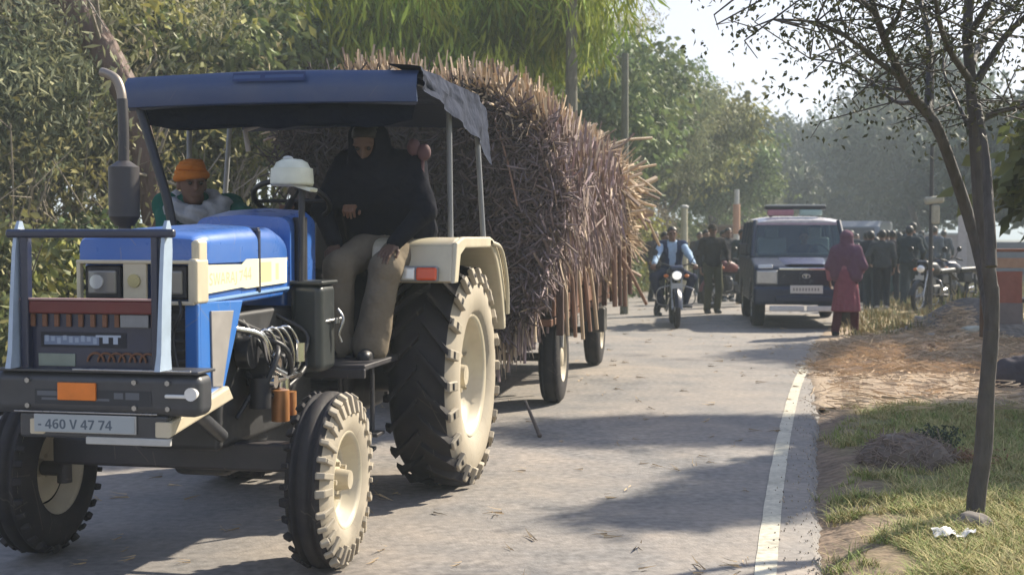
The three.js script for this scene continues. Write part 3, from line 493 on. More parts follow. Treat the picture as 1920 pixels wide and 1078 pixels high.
  part('footplate', [bx(0.34, 0.03, 0.75, [0.38, 0.83, 0.85], 0, 0.008), bx(0.34, 0.03, 0.75, [-0.38, 0.83, 0.85], 0, 0.008), bx(0.34, 0.05, 0.03, [0.38, 0.80, 1.22], 0, 0.006), bx(0.26, 0.02, 0.14, [0.42, 0.45, 0.95], [0, 0, 0], 0.006), rod([0.32, 0.82, 0.95], [0.32, 0.45, 0.95], 0.012), rod([0.5, 0.82, 0.95], [0.5, 0.45, 0.95], 0.012)], M.dark, t);
  part('step_plate', bx(0.30, 0.02, 0.15, [0.36, 0.36, 0.98], [0.1, 0, 0], 0.005), M.steel, t);
  // hood: rings of a rounded box section, from the nose back
  const hoodRing = (z, hw, y0, y1, r) => { const p = []; p.push([-hw, y0, z]); for (let i = 0; i <= 8; i++) { const a = Math.PI - i / 8 * Math.PI / 2; p.push([-hw + r + r * Math.cos(a), y1 - r + r * Math.sin(a) , z]); } for (let i = 0; i <= 8; i++) { const a = Math.PI / 2 - i / 8 * Math.PI / 2; p.push([hw - r + r * Math.cos(a), y1 - r + r * Math.sin(a) + 0.0, z]); } p.push([hw, y0, z]); p.splice(10, 0, [0, y1 + 0.012, z]); return p; };
  const hood = part('hood', [loft([[2.575, 0.262, 1.405, 1.492, 0.03], [2.56, 0.27, 1.395, 1.506, 0.045], [2.45, 0.272, 1.39, 1.525, 0.06], [2.2, 0.273, 1.39, 1.54, 0.07], [1.95, 0.274, 1.392, 1.552, 0.075]].map(a => hoodRing(...a))), loft([[1.925, 0.272, 1.385, 1.548, 0.075], [1.7, 0.272, 1.39, 1.552, 0.09], [1.56, 0.262, 1.39, 1.53, 0.11], [1.5, 0.235, 1.39, 1.47, 0.075]].map(a => hoodRing(...a))), bx(0.53, 0.17, 1.02, [0, 1.315, 2.03], 0, 0.02), bx(0.525, 0.035, 0.9, [0, 1.225, 2.06], [0.02, 0, 0], 0.012)], M.blue, t);
  part('hood_seam', [bx(0.548, 0.02, 0.03, [0, 1.535, 1.937], 0, 0.006), bx(0.02, 0.29, 0.026, [0.268, 1.39, 1.937], 0, 0.006), bx(0.02, 0.29, 0.026, [-0.268, 1.39, 1.937], 0, 0.006)], M.navy, hood);
  // pale side band with lettering
  const bandM = signMat(1024, 150, (c, w, h) => { c.fillStyle = '#e2d9b4'; c.fillRect(0, 0, w, h); c.fillStyle = '#aba78a'; c.font = 'bold 92px sans-serif'; c.textBaseline = 'middle'; c.fillText('SWARAJ', 75, h * 0.52, 290); c.fillText('744', 380, h * 0.5, 140); c.fillStyle = '#efe4bb'; c.fillRect(585, 0, w - 585, h); c.fillStyle = '#d6c98f'; c.fillRect(600, 20, 150, 110); c.fillRect(800, 30, 40, 95); c.fillStyle = '#e9e1c0'; c.fillRect(930, 0, 94, h); });
  { const g = new THREE.BufferGeometry(); const P = []; const U = [];
    const X = 0.277; const top = s => s < 0.42 ? 1.385 - 0.012 * s : 1.402, bot = s => s < 0.42 ? 1.262 + 0.04 * s : 1.262 + 0.02 * s; const zf = s => mix(2.56, 1.52, s);
    for (let i = 0; i < 20; i++) { const a = i / 20, b = (i + 1) / 20; for (const [s, k] of [[a, 0], [b, 0], [b, 1], [a, 0], [b, 1], [a, 1]]) { P.push(X - (s > 0.9 ? (s - 0.9) * 0.25 : 0), k ? top(s) : bot(s), zf(s)); U.push(s, k); } }
    g.setAttribute('position', new THREE.Float32BufferAttribute(P, 3)); g.setAttribute('uv', new THREE.Float32BufferAttribute(U, 2)); g.computeVertexNormals(); part('side_band', g, bandM, hood, true); }
  part('trim_strip', [bx(0.008, 0.014, 1.0, [0.27, 1.243, 2.06], [0.02, 0, 0], 0.003)], paint([0.25, 0.42, 0.66], 0.4), hood);
  // nose: headlamp band, lower grille, side cheek
  part('nose_frame', [bx(0.53, 0.016, 0.03, [0, 1.398, 2.59], 0, 0.005), bx(0.53, 0.016, 0.03, [0, 1.228, 2.59], 0, 0.005), bx(0.105, 0.17, 0.02, [0.0, 1.313, 2.592], 0, 0.006), bx(0.018, 0.17, 0.03, [-0.255, 1.313, 2.588], 0, 0.005), bx(0.045, 0.19, 0.12, [0.258, 1.318, 2.545], 0, 0.016), bx(0.04, 0.1, 0.09, [0.258, 1.44, 2.535], 0, 0.016)], M.cream, t);
  for (const x of [-0.152, 0.145]) { const hl = part('headlamp', [bx(0.165, 0.14, 0.03, [x, 1.313, 2.572], 0, 0.01)], M.black, t); part('lens', bx(0.13, 0.10, 0.02, [x, 1.313, 2.588], 0, 0.012), mat([0.25, 0.24, 0.22], 0.1, 0.3, { dirt: false }), hl); part('reflector', disc(0.03, 0.016, [x - 0.02, 1.315, 2.598], 'z', 16), M.lens, hl); }
  part('badge', [disc(0.028, 0.012, [0, 1.32, 2.604], 'z', 20)], mat([0.42, 0.38, 0.2], 0.4, 0.5), t);
  for (const s of [1, -1]) part('nose_cheek', [prism([[2.565, 1.235], [2.565, 0.84], [2.34, 0.82], [2.12, 1.22]], 0.03, 0.008, s * 0.258), bx(0.06, 0.4, 0.03, [s * 0.245, 1.03, 2.575], 0, 0.01)], M.blue2, t);
  part('cheek_vent', prism([[2.47, 1.19], [2.46, 0.87], [2.36, 0.86], [2.24, 1.18]], 0.008, 0.003, 0.277), mat([0.30, 0.28, 0.26], 0.6), t);
  { const g = [bx(0.44, 0.38, 0.02, [0, 1.03, 2.55], 0, 0.004)]; for (let i = 0; i < 9; i++) g.push(bx(0.43, 0.012, 0.018, [0, 0.86 + i * 0.042, 2.565], [0.4, 0, 0], 0.003)); part('grille', g, M.dark, t); }
  part('radiator_support', [bx(0.5, 0.03, 0.35, [0, 0.80, 2.45], 0, 0.01), prism([[2.9, 0.72], [2.9, 0.78], [2.35, 0.86], [2.3, 0.80]], 0.07, 0.01, 0.27), prism([[2.9, 0.72], [2.9, 0.78], [2.35, 0.86], [2.3, 0.80]], 0.07, 0.01, -0.27)], M.cream, t);
  // bull bar and bumper
  const bump = part('bumper', [bx(0.94, 0.17, 0.14, [-0.04, 0.885, 2.84], 0, 0.04), bx(0.64, 0.1, 0.05, [-0.03, 0.755, 2.87], 0, 0.012), rod([0.3, 0.86, 2.8], [0.2, 0.62, 2.2], 0.03), rod([-0.3, 0.86, 2.8], [-0.2, 0.62, 2.2], 0.03), bx(0.86, 0.012, 0.16, [0, 0.976, 2.84], 0, 0.004)], mat([0.05, 0.052, 0.058], 0.5), t);
  part('bumper_edge', [bx(0.5, 0.008, 0.012, [0.15, 0.982, 2.918], 0, 0.003), bx(0.62, 0.006, 0.01, [-0.06, 0.81, 2.9], 0, 0.002)], M.steel, bump);
  part('side_marker', [disc(0.026, 0.05, [0.40, 0.895, 2.9], 'z', 18, 0.018), bx(0.1, 0.014, 0.02, [0.34, 0.885, 2.914], 0, 0.005)], M.white, bump);
  part('reflector', bx(0.165, 0.07, 0.012, [-0.085, 0.895, 2.916], 0, 0.004), M.orange, bump);
  const smear = (c, w, h, txt, fill, bg, font) => { c.fillStyle = bg; c.fillRect(0, 0, w, h); c.fillStyle = fill; c.font = font; c.textBaseline = 'middle'; c.fillText(txt, w * 0.03, h * 0.54, w * 0.94); };
  part('number_plate', bx(0.44, 0.072, 0.008, [-0.06, 0.765, 2.902], 0, 0.002), M.dullwhite, bump);
  part('plate_print', tf(new THREE.PlaneGeometry(0.43, 0.064), [-0.06, 0.765, 2.9085]), signMat(512, 80, (c, w, h) => smear(c, w, h, '- 460 V 47 74', '#4a5560', '#9aa1a3', 'bold 66px sans-serif')), bump, true);
  part('lower_strip', bx(0.36, 0.03, 0.02, [0.12, 0.70, 2.89], 0, 0.005), M.dullwhite, bump);
  part('bumper_lettering', tf(new THREE.PlaneGeometry(0.5, 0.06), [-0.02, 0.872, 2.9125]), signMat(512, 64, (c, w, h) => { c.fillStyle = '#2b2d32'; c.fillRect(0, 0, w, h); c.fillStyle = '#565a60'; c.fillRect(10, 8, 130, 20); c.fillRect(30, 36, 300, 10); c.fillRect(350, 10, 40, 26); c.fillRect(400, 8, 60, 30); }), bump, true);
  const bull = part('bull_bar', [bx(0.72, 0.035, 0.035, [-0.03, 1.515, 2.9], 0, 0.012), bx(0.03, 0.56, 0.04, [0.245, 1.25, 2.89], 0, 0.008), bx(0.035, 0.56, 0.04, [-0.315, 1.25, 2.89], 0, 0.008), bx(0.6, 0.29, 0.015, [-0.03, 1.115, 2.87], 0, 0.004)], M.navy, t);
  const post = (x) => loft([[0.985, 0.05, 0.02, 0.012], [1.05, 0.04, 0.014, 0.01], [1.25, 0.038, 0, 0.008], [1.45, 0.036, -0.018, 0.008], [1.53, 0.026, -0.024, 0.008], [1.565, 0.01, -0.026, 0.006]].map(([y, hw, dz, hx]) => [[x - hx, y, 2.9 + dz - hw], [x + hx, y, 2.9 + dz - hw], [x + hx, y, 2.9 + dz + hw], [x - hx, y, 2.9 + dz + hw]]));
  part('upright', [post(0.285)], paint([0.36, 0.45, 0.56], 0.45), bull); part('upright', [post(-0.35)], paint([0.36, 0.45, 0.56], 0.45), bull);
  part('red_rail', [bx(0.61, 0.052, 0.03, [-0.03, 1.225, 2.885], 0, 0.008)], M.maroonPaint, bull); part('rail_edge', [bx(0.62, 0.008, 0.036, [-0.03, 1.256, 2.885], 0, 0.003)], mat([0.42, 0.27, 0.25], 0.6), bull);
  part('guard_slats', [...Array(11)].map((_, i) => bx(0.02, 0.05, 0.012, [-0.29 + i * 0.052, 1.172, 2.884], 0, 0.003)), M.rust, bull);
  part('small_window', bx(0.12, 0.05, 0.01, [0.15, 1.172, 2.886], 0, 0.003), M.grey, bull);
  part('guard_lettering', tf(new THREE.PlaneGeometry(0.37, 0.06), [-0.075, 1.095, 2.8795]), signMat(512, 84, (c, w, h) => { c.fillStyle = '#0d1220'; c.fillRect(0, 0, w, h); c.fillStyle = '#66748a'; c.fillRect(20, 20, 330, 50); c.fillStyle = '#8794a6'; for (let i = 0; i < 9; i++) c.fillRect(26 + i * 36, 18 + (i % 3) * 6, 22, 34 - (i % 2) * 8); c.fillStyle = '#98a4b4'; c.fillRect(330, 14, 150, 12); c.fillRect(372, 14, 34, 46); c.fillRect(434, 14, 28, 50); }), bull, true);
  part('sticker', bx(0.16, 0.05, 0.006, [-0.19, 1.015, 2.88], 0, 0.002), mat([0.20, 0.24, 0.20], 0.7), bull);
  { const g = []; for (let i = 0; i < 6; i++) g.push(tf(new THREE.TorusGeometry(0.035, 0.005, 6, 14, Math.PI), [-0.02 + i * 0.045, 1.01, 2.884])); part('guard_loops', g, M.rust, bull); }
  for (const x of [-0.44, -0.3, 0.16, 0.3]) for (const y of [0.835, 0.935]) part('bolt', disc(0.011, 0.012, [x, y, 2.914], 'z', 6), M.steel, bump);
  for (const k of [-1, 1]) part('lamp_cable', tube([[k * 0.2, 1.24, 2.6], [k * 0.22, 1.19, 2.63], [k * 0.18, 1.1, 2.62], [k * 0.2, 0.95, 2.62]], 0.007, 14, 5), M.black, t);
  part('horn', [tf(new THREE.CylinderGeometry(0.055, 0.02, 0.07, 18), [-0.16, 1.13, 2.66], [Math.PI / 2, 0, 0])], M.rust, t);
  // dash, steering, seat
  part('dash_cowl', [loft([[1.49, 0.25, 1.25, 1.60, 0.06], [1.2, 0.25, 1.25, 1.64, 0.06], [1.05, 0.22, 1.25, 1.62, 0.06]].map(a => hoodRing(...a))), bx(0.42, 0.4, 0.4, [0, 1.1, 1.25], 0, 0.03)], M.blue, t);
  const st = part('steering_wheel', [tf(new THREE.TorusGeometry(0.21, 0.015, 8, 28), [0, 1.70, 0.82], [Math.PI / 2 - 0.5, 0, 0]), rod([0, 1.70, 0.82], [0, 1.5, 1.1], 0.02), rod([-0.2, 1.70, 0.82], [0.2, 1.7, 0.82], 0.01), rod([0, 1.8, 0.64], [0, 1.7, 0.82], 0.01)], M.black, t);
  part('seat', [bx(0.46, 0.1, 0.42, [0, 1.16, 0.1], 0, 0.04), bx(0.46, 0.4, 0.1, [0, 1.4, -0.14], [-0.15, 0, 0], 0.04), bx(0.2, 0.3, 0.2, [0, 0.98, 0.08], 0, 0.02)], M.black, t);
  part('gear_lever', [rod([0.12, 0.85, 0.75], [0.16, 1.35, 0.7], 0.01), ball(0.025, [0.16, 1.36, 0.7])], M.black, t);
  // fenders with lamps
  for (const s of [1, -1]) {
    const arch = new THREE.Shape(); arch.moveTo(0.72, 1.26); arch.lineTo(0.66, 1.45); arch.quadraticCurveTo(0.62, 1.50, 0.5, 1.50); arch.lineTo(-0.3, 1.50); arch.quadraticCurveTo(-0.62, 1.46, -0.74, 1.1); arch.lineTo(-0.74, 0.9); arch.lineTo(-0.70, 0.9); arch.quadraticCurveTo(-0.56, 1.40, -0.25, 1.455); arch.lineTo(0.48, 1.455); arch.quadraticCurveTo(0.58, 1.45, 0.62, 1.40); arch.lineTo(0.68, 1.25);
    const inner = new THREE.Shape(); inner.moveTo(0.68, 1.25); inner.lineTo(0.62, 1.44); inner.lineTo(0.5, 1.47); inner.lineTo(-0.3, 1.47); inner.quadraticCurveTo(-0.62, 1.4, -0.72, 0.95); inner.lineTo(-0.2, 0.8); inner.lineTo(0.4, 0.85);
    const f = part('fender', [prism(arch, 0.47, 0.012, s * 0.645), prism(inner, 0.02, 0.004, s * 0.42)], M.cream, t);
    part('fender_edge', [prism([[0.72, 1.25], [0.66, 1.47], [0.5, 1.503], [-0.2, 1.503], [-0.2, 1.44], [0.46, 1.44], [0.58, 1.40], [0.64, 1.25]], 0.03, 0.01, s * 0.885), tube([[s * 0.89, 1.47, -0.25], [s * 0.9, 1.42, -0.5], [s * 0.9, 1.2, -0.68], [s * 0.89, 1.0, -0.74]], 0.014, 16, 6)], M.cream, f);
    const lamp = part('fender_lamp', bx(0.22, 0.085, 0.05, [s * 0.70, 1.30, 0.735], [-0.12, 0, 0], 0.012), M.grey, f);
    part('amber_lens', bx(0.115, 0.07, 0.04, [s * 0.75, 1.30, 0.755], [-0.12, 0, 0], 0.012), mat([0.72, 0.09, 0.02], 0.25), lamp); part('clear_lens', bx(0.08, 0.07, 0.04, [s * 0.645, 1.30, 0.752], [-0.12, 0, 0], 0.012), M.lens, lamp);
  }
  // canopy
  const can = part('canopy', [loft([[1.13, 2.215, 2.235, 0.80], [1.15, 2.30, 2.315, 0.805], [1.08, 2.365, 2.38, 0.79], [0.7, 2.39, 2.405, 0.80], [0.1, 2.385, 2.40, 0.80], [-0.28, 2.35, 2.37, 0.79], [-0.36, 2.22, 2.23, 0.79]].map(([z, y0, y1, hw]) => { const p = []; for (let i = 0; i <= 14; i++) { const s = i / 14 * 2 - 1; p.push([hw * s, y1 - 0.03 * s * s, z]); } for (let i = 14; i >= 0; i--) { const s = i / 14 * 2 - 1; p.push([hw * s, y0 - 0.03 * s * s - 0.008, z]); } return p; }), true, true), bx(1.6, 0.03, 0.04, [0, 2.21, 1.13], 0, 0.01), bx(0.03, 0.04, 1.4, [0.79, 2.30, 0.42], 0, 0.01), bx(0.03, 0.04, 1.4, [-0.79, 2.30, 0.42], 0, 0.01)], M.navy, t);
  part('lining', [loft([[2.225, 0, 0.79], [2.16, 0.02, 0.77], [2.095, 0.0, 0.75]].map(([y, dz, hw]) => { const p = []; for (let i = 0; i <= 24; i++) { const s = i / 12 - 1; p.push([hw * s, y - (y < 2.2 ? 0.018 * Math.cos(s * 9) : 0), 1.03 + dz + 0.012 * Math.sin(s * 21)]); } for (let i = 24; i >= 0; i--) { const s = i / 12 - 1; p.push([hw * s, y - (y < 2.2 ? 0.018 * Math.cos(s * 9) : 0), 1.022 + dz + 0.012 * Math.sin(s * 21)]); } return p; }))], cloth([0.006, 0.009, 0.02]), can);
  part('canopy_front', [loft([[1.165, 2.205, 0], [1.178, 2.27, 0], [1.165, 2.335, 0], [1.13, 2.368, 0]].map(([z, y]) => { const p = []; for (let i = 0; i <= 20; i++) { const s = i / 20 * 2 - 1; p.push([0.81 * s, y - 0.012 * s * s, z - 0.012 * s * s]); } for (let i = 20; i >= 0; i--) { const s = i / 20 * 2 - 1; p.push([0.81 * s, y - 0.012 * s * s - 0.002, z - 0.012 * s * s - 0.012]); } return p; }))], worn([0.008, 0.034, 0.115], [0.12, 0.12, 0.13], 0.12, 48, 0.6), can);
  part('canopy_lettering', tf(new THREE.PlaneGeometry(0.4, 0.05), [0.02, 2.335, 1.184], [-0.35, 0, 0]), signMat(512, 64, (c, w, h) => { c.fillStyle = '#1a2c56'; c.fillRect(0, 0, w, h); c.fillStyle = '#34496f'; c.fillRect(6, 18, 190, 26); c.fillRect(230, 20, 270, 22); }), can, true);
  { // tarpaulin thrown over the near edge of the canopy, hanging in folds
    const rings = [], n = 34, m = 16;
    for (let k = 0; k <= m; k++) { const s = k / m, r = []; for (let i = 0; i <= n; i++) { const u = i / n, z = mix(1.17, -0.42, u), drop = 0.08 + 0.17 * u + 0.03 * sstep(0.85, 1, u);
      const top = 2.405 - 0.03 - (u > 0.85 ? (u - 0.85) * 0.3 : 0), fold = 0.014 * Math.sin(u * 23 + s * 3) * s + 0.02 * fbm(u * 9, s * 4, 3) * 2;
      const x = s < 0.35 ? mix(0.66, 0.825, s / 0.35) : 0.825 + 0.035 * (s - 0.35) + fold, y = s < 0.35 ? top + 0.012 - 0.02 * (s / 0.35) ** 2 + 0.4 * fold : top - (s - 0.35) / 0.65 * drop * 1.35;
      r.push([x, y + (i === 0 ? 0 : 0), z]); } rings.push(r); }
    const g = loft(rings, false, false); part('tarpaulin', g, cloth([0.04, 0.048, 0.075]), t);
  }
  part('canopy_post', [rod([0.80, 1.49, 0.42], [0.79, 2.34, 0.42], 0.016)], M.grey, t); part('canopy_post', [rod([0.86, 1.45, -0.17], [0.80, 2.34, -0.20], 0.016)], M.grey, t);
  part('canopy_post', [rod([-0.80, 1.49, 0.42], [-0.79, 2.34, 0.42], 0.016)], M.grey, t); part('canopy_post', [rod([-0.86, 1.45, -0.17], [-0.80, 2.34, -0.20], 0.016)], M.grey, t);
  part('canopy_strut', [tube([[-0.76, 2.22, 1.1], [-0.62, 1.9, 1.18], [-0.52, 1.66, 1.24], [-0.46, 1.3, 1.25]], 0.026, 16, 8)], M.black, t);
  part('canopy_brace', [tube([[-0.3, 2.1, 0.75], [-0.2, 2.13, 0.75], [0.0, 2.2, 0.75], [0.2, 2.28, 0.7]], 0.014, 14, 7), rod([-0.3, 2.1, 0.75], [-0.28, 1.98, 0.75], 0.014)], mat([0.4, 0.36, 0.36], 0.5), t);
  { const g = []; const q = rng(4); for (const [x, y] of [[0.64, 2.0], [0.70, 1.97]]) g.push(ball(0.04, [x, y, 0.62], [1, 1.2, 0.9]), tube([[x, y, 0.62], [x - 0.01, y - 0.1, 0.62], [x + 0.015, y - 0.24, 0.63]], 0.012, 8, 5)); part('tassels', g, mat([0.11, 0.055, 0.06], 0.95), t); }
  // exhaust stack
  part('exhaust', [rod([-0.5, 1.5, 1.75], [-0.5, 1.555, 1.75], 0.03), rod([-0.5, 1.555, 1.75], [-0.5, 1.60, 1.75], 0.045, 0.074, 18), rod([-0.5, 1.60, 1.75], [-0.5, 1.84, 1.75], 0.074, 0.074, 20), rod([-0.5, 1.84, 1.75], [-0.5, 1.87, 1.75], 0.074, 0.03, 18), tube([[-0.5, 1.86, 1.75], [-0.5, 2.05, 1.75], [-0.505, 2.17, 1.75]], 0.026, 12, 10), rod([-0.5, 1.5, 1.75], [-0.3, 1.45, 1.75], 0.03)], M.dark, t);
  part('exhaust_tip', [tube([[-0.505, 2.13, 1.75], [-0.512, 2.2, 1.745], [-0.54, 2.265, 1.74], [-0.6, 2.30, 1.73], [-0.625, 2.305, 1.725]], 0.023, 20, 10)], mat([0.28, 0.24, 0.2], 0.6, 0.4), t);
  // lamp on a post beside the dash
  part('lamp_post', [rod([0.31, 1.28, 1.5], [0.30, 1.76, 1.45], 0.016), rod([0.27, 1.28, 1.40], [0.27, 1.6, 1.40], 0.035)], M.black, t);
  const wl = part('work_lamp', [tf(new THREE.LatheGeometry([[0.0, 0.135], [0.05, 0.13], [0.078, 0.115], [0.09, 0.09], [0.104, 0.085], [0.108, 0.015], [0.104, 0], [0, 0]].map(a => new THREE.Vector2(...a)), 24), [0.255, 1.755, 1.47]), bx(0.12, 0.02, 0.1, [0.31, 1.75, 1.46], [0, 0, -0.3], 0.006)], mat([0.66, 0.66, 0.52], 0.5), t);
  part('cap_knob', ball(0.02, [0.235, 1.89, 1.47], [1.4, 0.7, 1]), M.dullwhite, wl);
  // hitch
  part('drawbar', [bx(0.08, 0.05, 0.5, [0, 0.5, -0.7], 0, 0.01), bx(0.3, 0.08, 0.06, [0, 0.5, -0.5], 0, 0.01), rod([0.2, 0.8, -0.35], [0.12, 0.5, -0.85], 0.02), rod([-0.2, 0.8, -0.35], [-0.12, 0.5, -0.85], 0.02)], M.dark, t);
  shadows(t);
}
// ---------- the trailer and its load of cane ----------
const TRL_TURN = -0.17, TRL = V(-0.456, 0, -11.76);
function trailerWheel(parent, x, z, side) {
  const g = new THREE.Group(); g.name = 'wheel'; g.position.set(x, 0.41, z); parent.add(g); const h = 0.1;
  part('tyre', latheX([[-h + 0.01, 0.22], [-h, 0.3], [-h + 0.015, 0.38], [-0.06, 0.405], [-0.052, 0.395], [-0.03, 0.395], [-0.026, 0.41], [0.026, 0.41], [0.03, 0.395], [0.052, 0.395], [0.06, 0.405], [h - 0.015, 0.38], [h, 0.3], [h - 0.01, 0.22]], 40), M.rubber, g);
  part('rim', latheX([[h - 0.01, 0.22], [h - 0.02, 0.2], [h - 0.06, 0.18], [h - 0.07, 0.1], [h - 0.02, 0.08], [h - 0.02, 0]].map(([a, b]) => [a * side, b]), 28), M.creamDark, g);
  return g;
}
{
  const t = thing('farm_trailer', 'dark farm trailer with stake sides, hitched behind the tractor and buried under the cane', 'trailer', TRL, TRL_TURN);
  for (const s of [1, -1]) { trailerWheel(t, s * 0.85, 0, s); trailerWheel(t, s * 0.85, -3.5, s); }
  part('axle', [rod([-0.85, 0.41, 0], [0.85, 0.41, 0], 0.04), bx(1.3, 0.1, 0.12, [0, 0.52, 0])], M.dark, t); part('axle', [rod([-0.85, 0.41, -3.5], [0.85, 0.41, -3.5], 0.04), bx(1.3, 0.1, 0.12, [0, 0.52, -3.5])], M.dark, t);
  part('chassis', [bx(0.1, 0.14, 5, [0.4, 0.68, -1.5]), bx(0.1, 0.14, 5, [-0.4, 0.68, -1.5])], M.dark, t);
  part('bed', bx(1.95, 0.06, 5.1, [0, 0.79, -1.5]), M.rust, t);
  for (let i = 0; i < 3; i++) { part('side_plank', bx(0.03, 0.16, 5.0, [0.98, 0.92 + i * 0.19, -1.5]), M.rust, t); part('side_plank', bx(0.03, 0.16, 5.0, [-0.98, 0.92 + i * 0.19, -1.5]), M.rust, t); }
  for (const s of [1, -1]) for (let i = 0; i < 6; i++) part('stake', bx(0.06, i > 2 ? 0.95 : 1.75, 0.07, [s * 1.02, i > 2 ? 1.2 : 1.55, 0.85 - i * 0.95]), mat([0.09, 0.05, 0.035], 0.9), t);
  part('drawbar', [rod([0.42, 0.66, 0.9], [0, 0.5, 2.45], 0.035), rod([-0.42, 0.66, 0.9], [0, 0.5, 2.45], 0.035)], M.rust, t);
  part('mudguard', loft([0, 1, 2, 3].map(i => { const y = 0.83 - i * 0.1; return [[0.86, y, 0.2 + i * 0.02], [0.97, y, 0.22 + i * 0.02], [0.97, y - 0.01, 0.19 + i * 0.02], [0.86, y - 0.01, 0.17 + i * 0.02]]; })), M.dullwhite, t);
  part('toolbox', bx(0.18, 0.26, 0.3, [1.02, 0.62, -2.2], 0, 0.02), mat([0.06, 0.055, 0.045], 0.8), t);
  part('rope', tube([[0.1, 0.6, 2.0], [0.25, 0.38, 1.95], [0.36, 0.22, 1.9], [0.44, 0.14, 1.9]], 0.014, 16, 6), M.wood, t); part('rope', tube([[0.0, 0.62, 1.9], [0.1, 0.3, 1.9], [0.2, 0.24, 1.85], [0.3, 0.45, 1.8]], 0.008, 18, 5), M.wood, t);
  shadows(t);
}
{
  const t = thing('cane_load', 'huge ragged load of dry purple-brown cane heaped on the trailer behind the tractor', 'crop load', TRL, TRL_TURN);
  const q = rng(99);
  // outline of the load: s along (0 front .. 1 rear), a round from the near bottom over the top to the far bottom
  const surf = (s, a, k = 1) => {
    const z = mix(1.25, -3.75, s), flare = 1 + 0.12 * sstep(0.1, 0.9, s), top = 2.66 - 0.16 * s + 0.04 * Math.sin(s * 9) + 0.22 * sstep(0.1, -0.8, Math.cos(a)) * sstep(0.8, 0.2, s), bot = mix(0.62, 0.95, sstep(0.0, 0.35, s));
    const c = Math.cos(a), sn = Math.sin(a), ex = 0.72, X = Math.sign(c) * Math.pow(Math.abs(c), ex) * 1.06 * flare, Y = Math.sign(sn) * Math.pow(Math.abs(sn), c < 0 && sn > 0 ? 0.4 : 0.8);
    const mid = 1.75, y = Y > 0 ? mid + Y * (top - mid) : mid + Y * (mid - bot), sag = y < 1.5 ? 0.93 : 1;
    const n = 1 + 0.12 * fbm(X * 2.4, y * 2.4, z * 1.9, 3) + 0.05 * n3(X * 6, y * 6, z * 5);
    return V(X * n * k * sag * (X < 0 ? 1.25 : 1), mid + (y - mid) * n * k, z);
  };
  const rings = []; for (let i = 0; i <= 30; i++) { const s = i / 30, r = []; for (let j = 0; j < 40; j++) { const p = surf(s, j / 40 * 6.283, (i === 0 || i === 30) ? 0.88 : 0.95); r.push([p.x, p.y, p.z + 0.08 * fbm(p.x * 3, p.y * 3, i)]); } rings.push(r); }
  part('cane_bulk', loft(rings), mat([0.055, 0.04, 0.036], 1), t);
  const stick = (() => { const g = new THREE.CylinderGeometry(0.75, 1, 1, 5, 3, false); const p = g.attributes.position; for (let i = 0; i < p.count; i++) { const y = p.getY(i); p.setX(i, p.getX(i) + 2.2 * (y * y - 0.1)); } g.computeVertexNormals(); return g; })();
  const ribbonG = (() => { const pos = [], idx = []; for (let i = 0; i <= 5; i++) { const s = i / 5, w = 0.5 * (1 - 0.85 * Math.abs(s * 1.5 - 0.5) ** 1.6), y = s - 0.5, z = 0.22 * (s - 0.2) ** 2; pos.push(-w, y, z, 0, y, z - 0.02, w, y, z); if (i < 5) { const a = i * 3; idx.push(a, a + 1, a + 4, a, a + 4, a + 3, a + 1, a + 2, a + 5, a + 1, a + 5, a + 4); } } const g = new THREE.BufferGeometry(); g.setAttribute('position', new THREE.Float32BufferAttribute(pos, 3)); g.setIndex(idx); g.computeVertexNormals(); return g; })();
  const purple = () => { const k = 0.6 + 0.9 * q(); return [0.30 * k, 0.225 * k, 0.22 * k]; }, straw = () => { const k = 0.6 + 0.7 * q(); return [0.52 * k, 0.40 * k, 0.27 * k]; }, brown = () => { const k = 0.5 + 0.8 * q(); return [0.28 * k, 0.205 * k, 0.16 * k]; };
  const S = [], L = [];
  const put = (arr, p, dir, len, rad, c) => arr.push([p, dir, len, rad, c]);
  // near side, top and rear-hanging cane
  for (let i = 0; i < 15000; i++) {
    const s = Math.pow(q(), 0.9), a = mix(-1.25, 2.9, q()), p = surf(s, a, 0.94 + 0.08 * q());
    const side = Math.cos(a) > 0.35 && a < 1.05, out = V(Math.cos(a), Math.max(-0.3, Math.sin(a)), 0).normalize();
    let d;
    if (!side) d = V((q() - 0.5) * 2.2, (q() - 0.5) * 0.5, -1 + q() * 1.4).normalize();
    else { const w = 0.5 + 3.4 * fbm(p.x * 1.5 + 9, p.y * 1.5, p.z * 1.2, 2) + (q() - 0.5) * 3.0; d = V(0.3 * (q() - 0.3), -Math.cos(w), Math.sin(w) * (q() < 0.7 ? -1 : 1)).normalize(); }
    { const nn = out.clone(); if (a > 0.9) nn.set(out.x * 0.5, 1, 0).normalize(); d.addScaledVector(nn, -0.8 * d.dot(nn) + 0.45 * (q() - 0.45) * q()).normalize(); }
    const up = a > 0.7 + 0.35 * n3(p.x * 3, p.y * 3, p.z * 2);
    put(q() < 0.72 ? S : L, p, d, 0.2 + 0.6 * q() * q(), 0.005 + 0.006 * q(), up ? (q() < 0.6 ? straw() : brown()) : q() < 0.07 + 0.4 * sstep(0.6, 0.95, s) ? straw() : q() < 0.7 ? purple() : brown());
  }
  // front face, cut ends and loose leaves in the shade
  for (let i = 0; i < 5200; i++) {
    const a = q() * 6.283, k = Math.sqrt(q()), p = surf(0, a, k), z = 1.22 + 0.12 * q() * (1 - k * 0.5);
    put(S, V(p.x, p.y, z), V((q() - 0.5) * 1.7, (q() - 0.6) * 1.6, 0.6 * q()).normalize(), 0.15 + 0.45 * q(), 0.005 + 0.006 * q(), (q() < 0.75 ? purple() : brown()).map(v => v * (0.16 + 0.5 * sstep(0.2, 1.0, p.x))));
  }
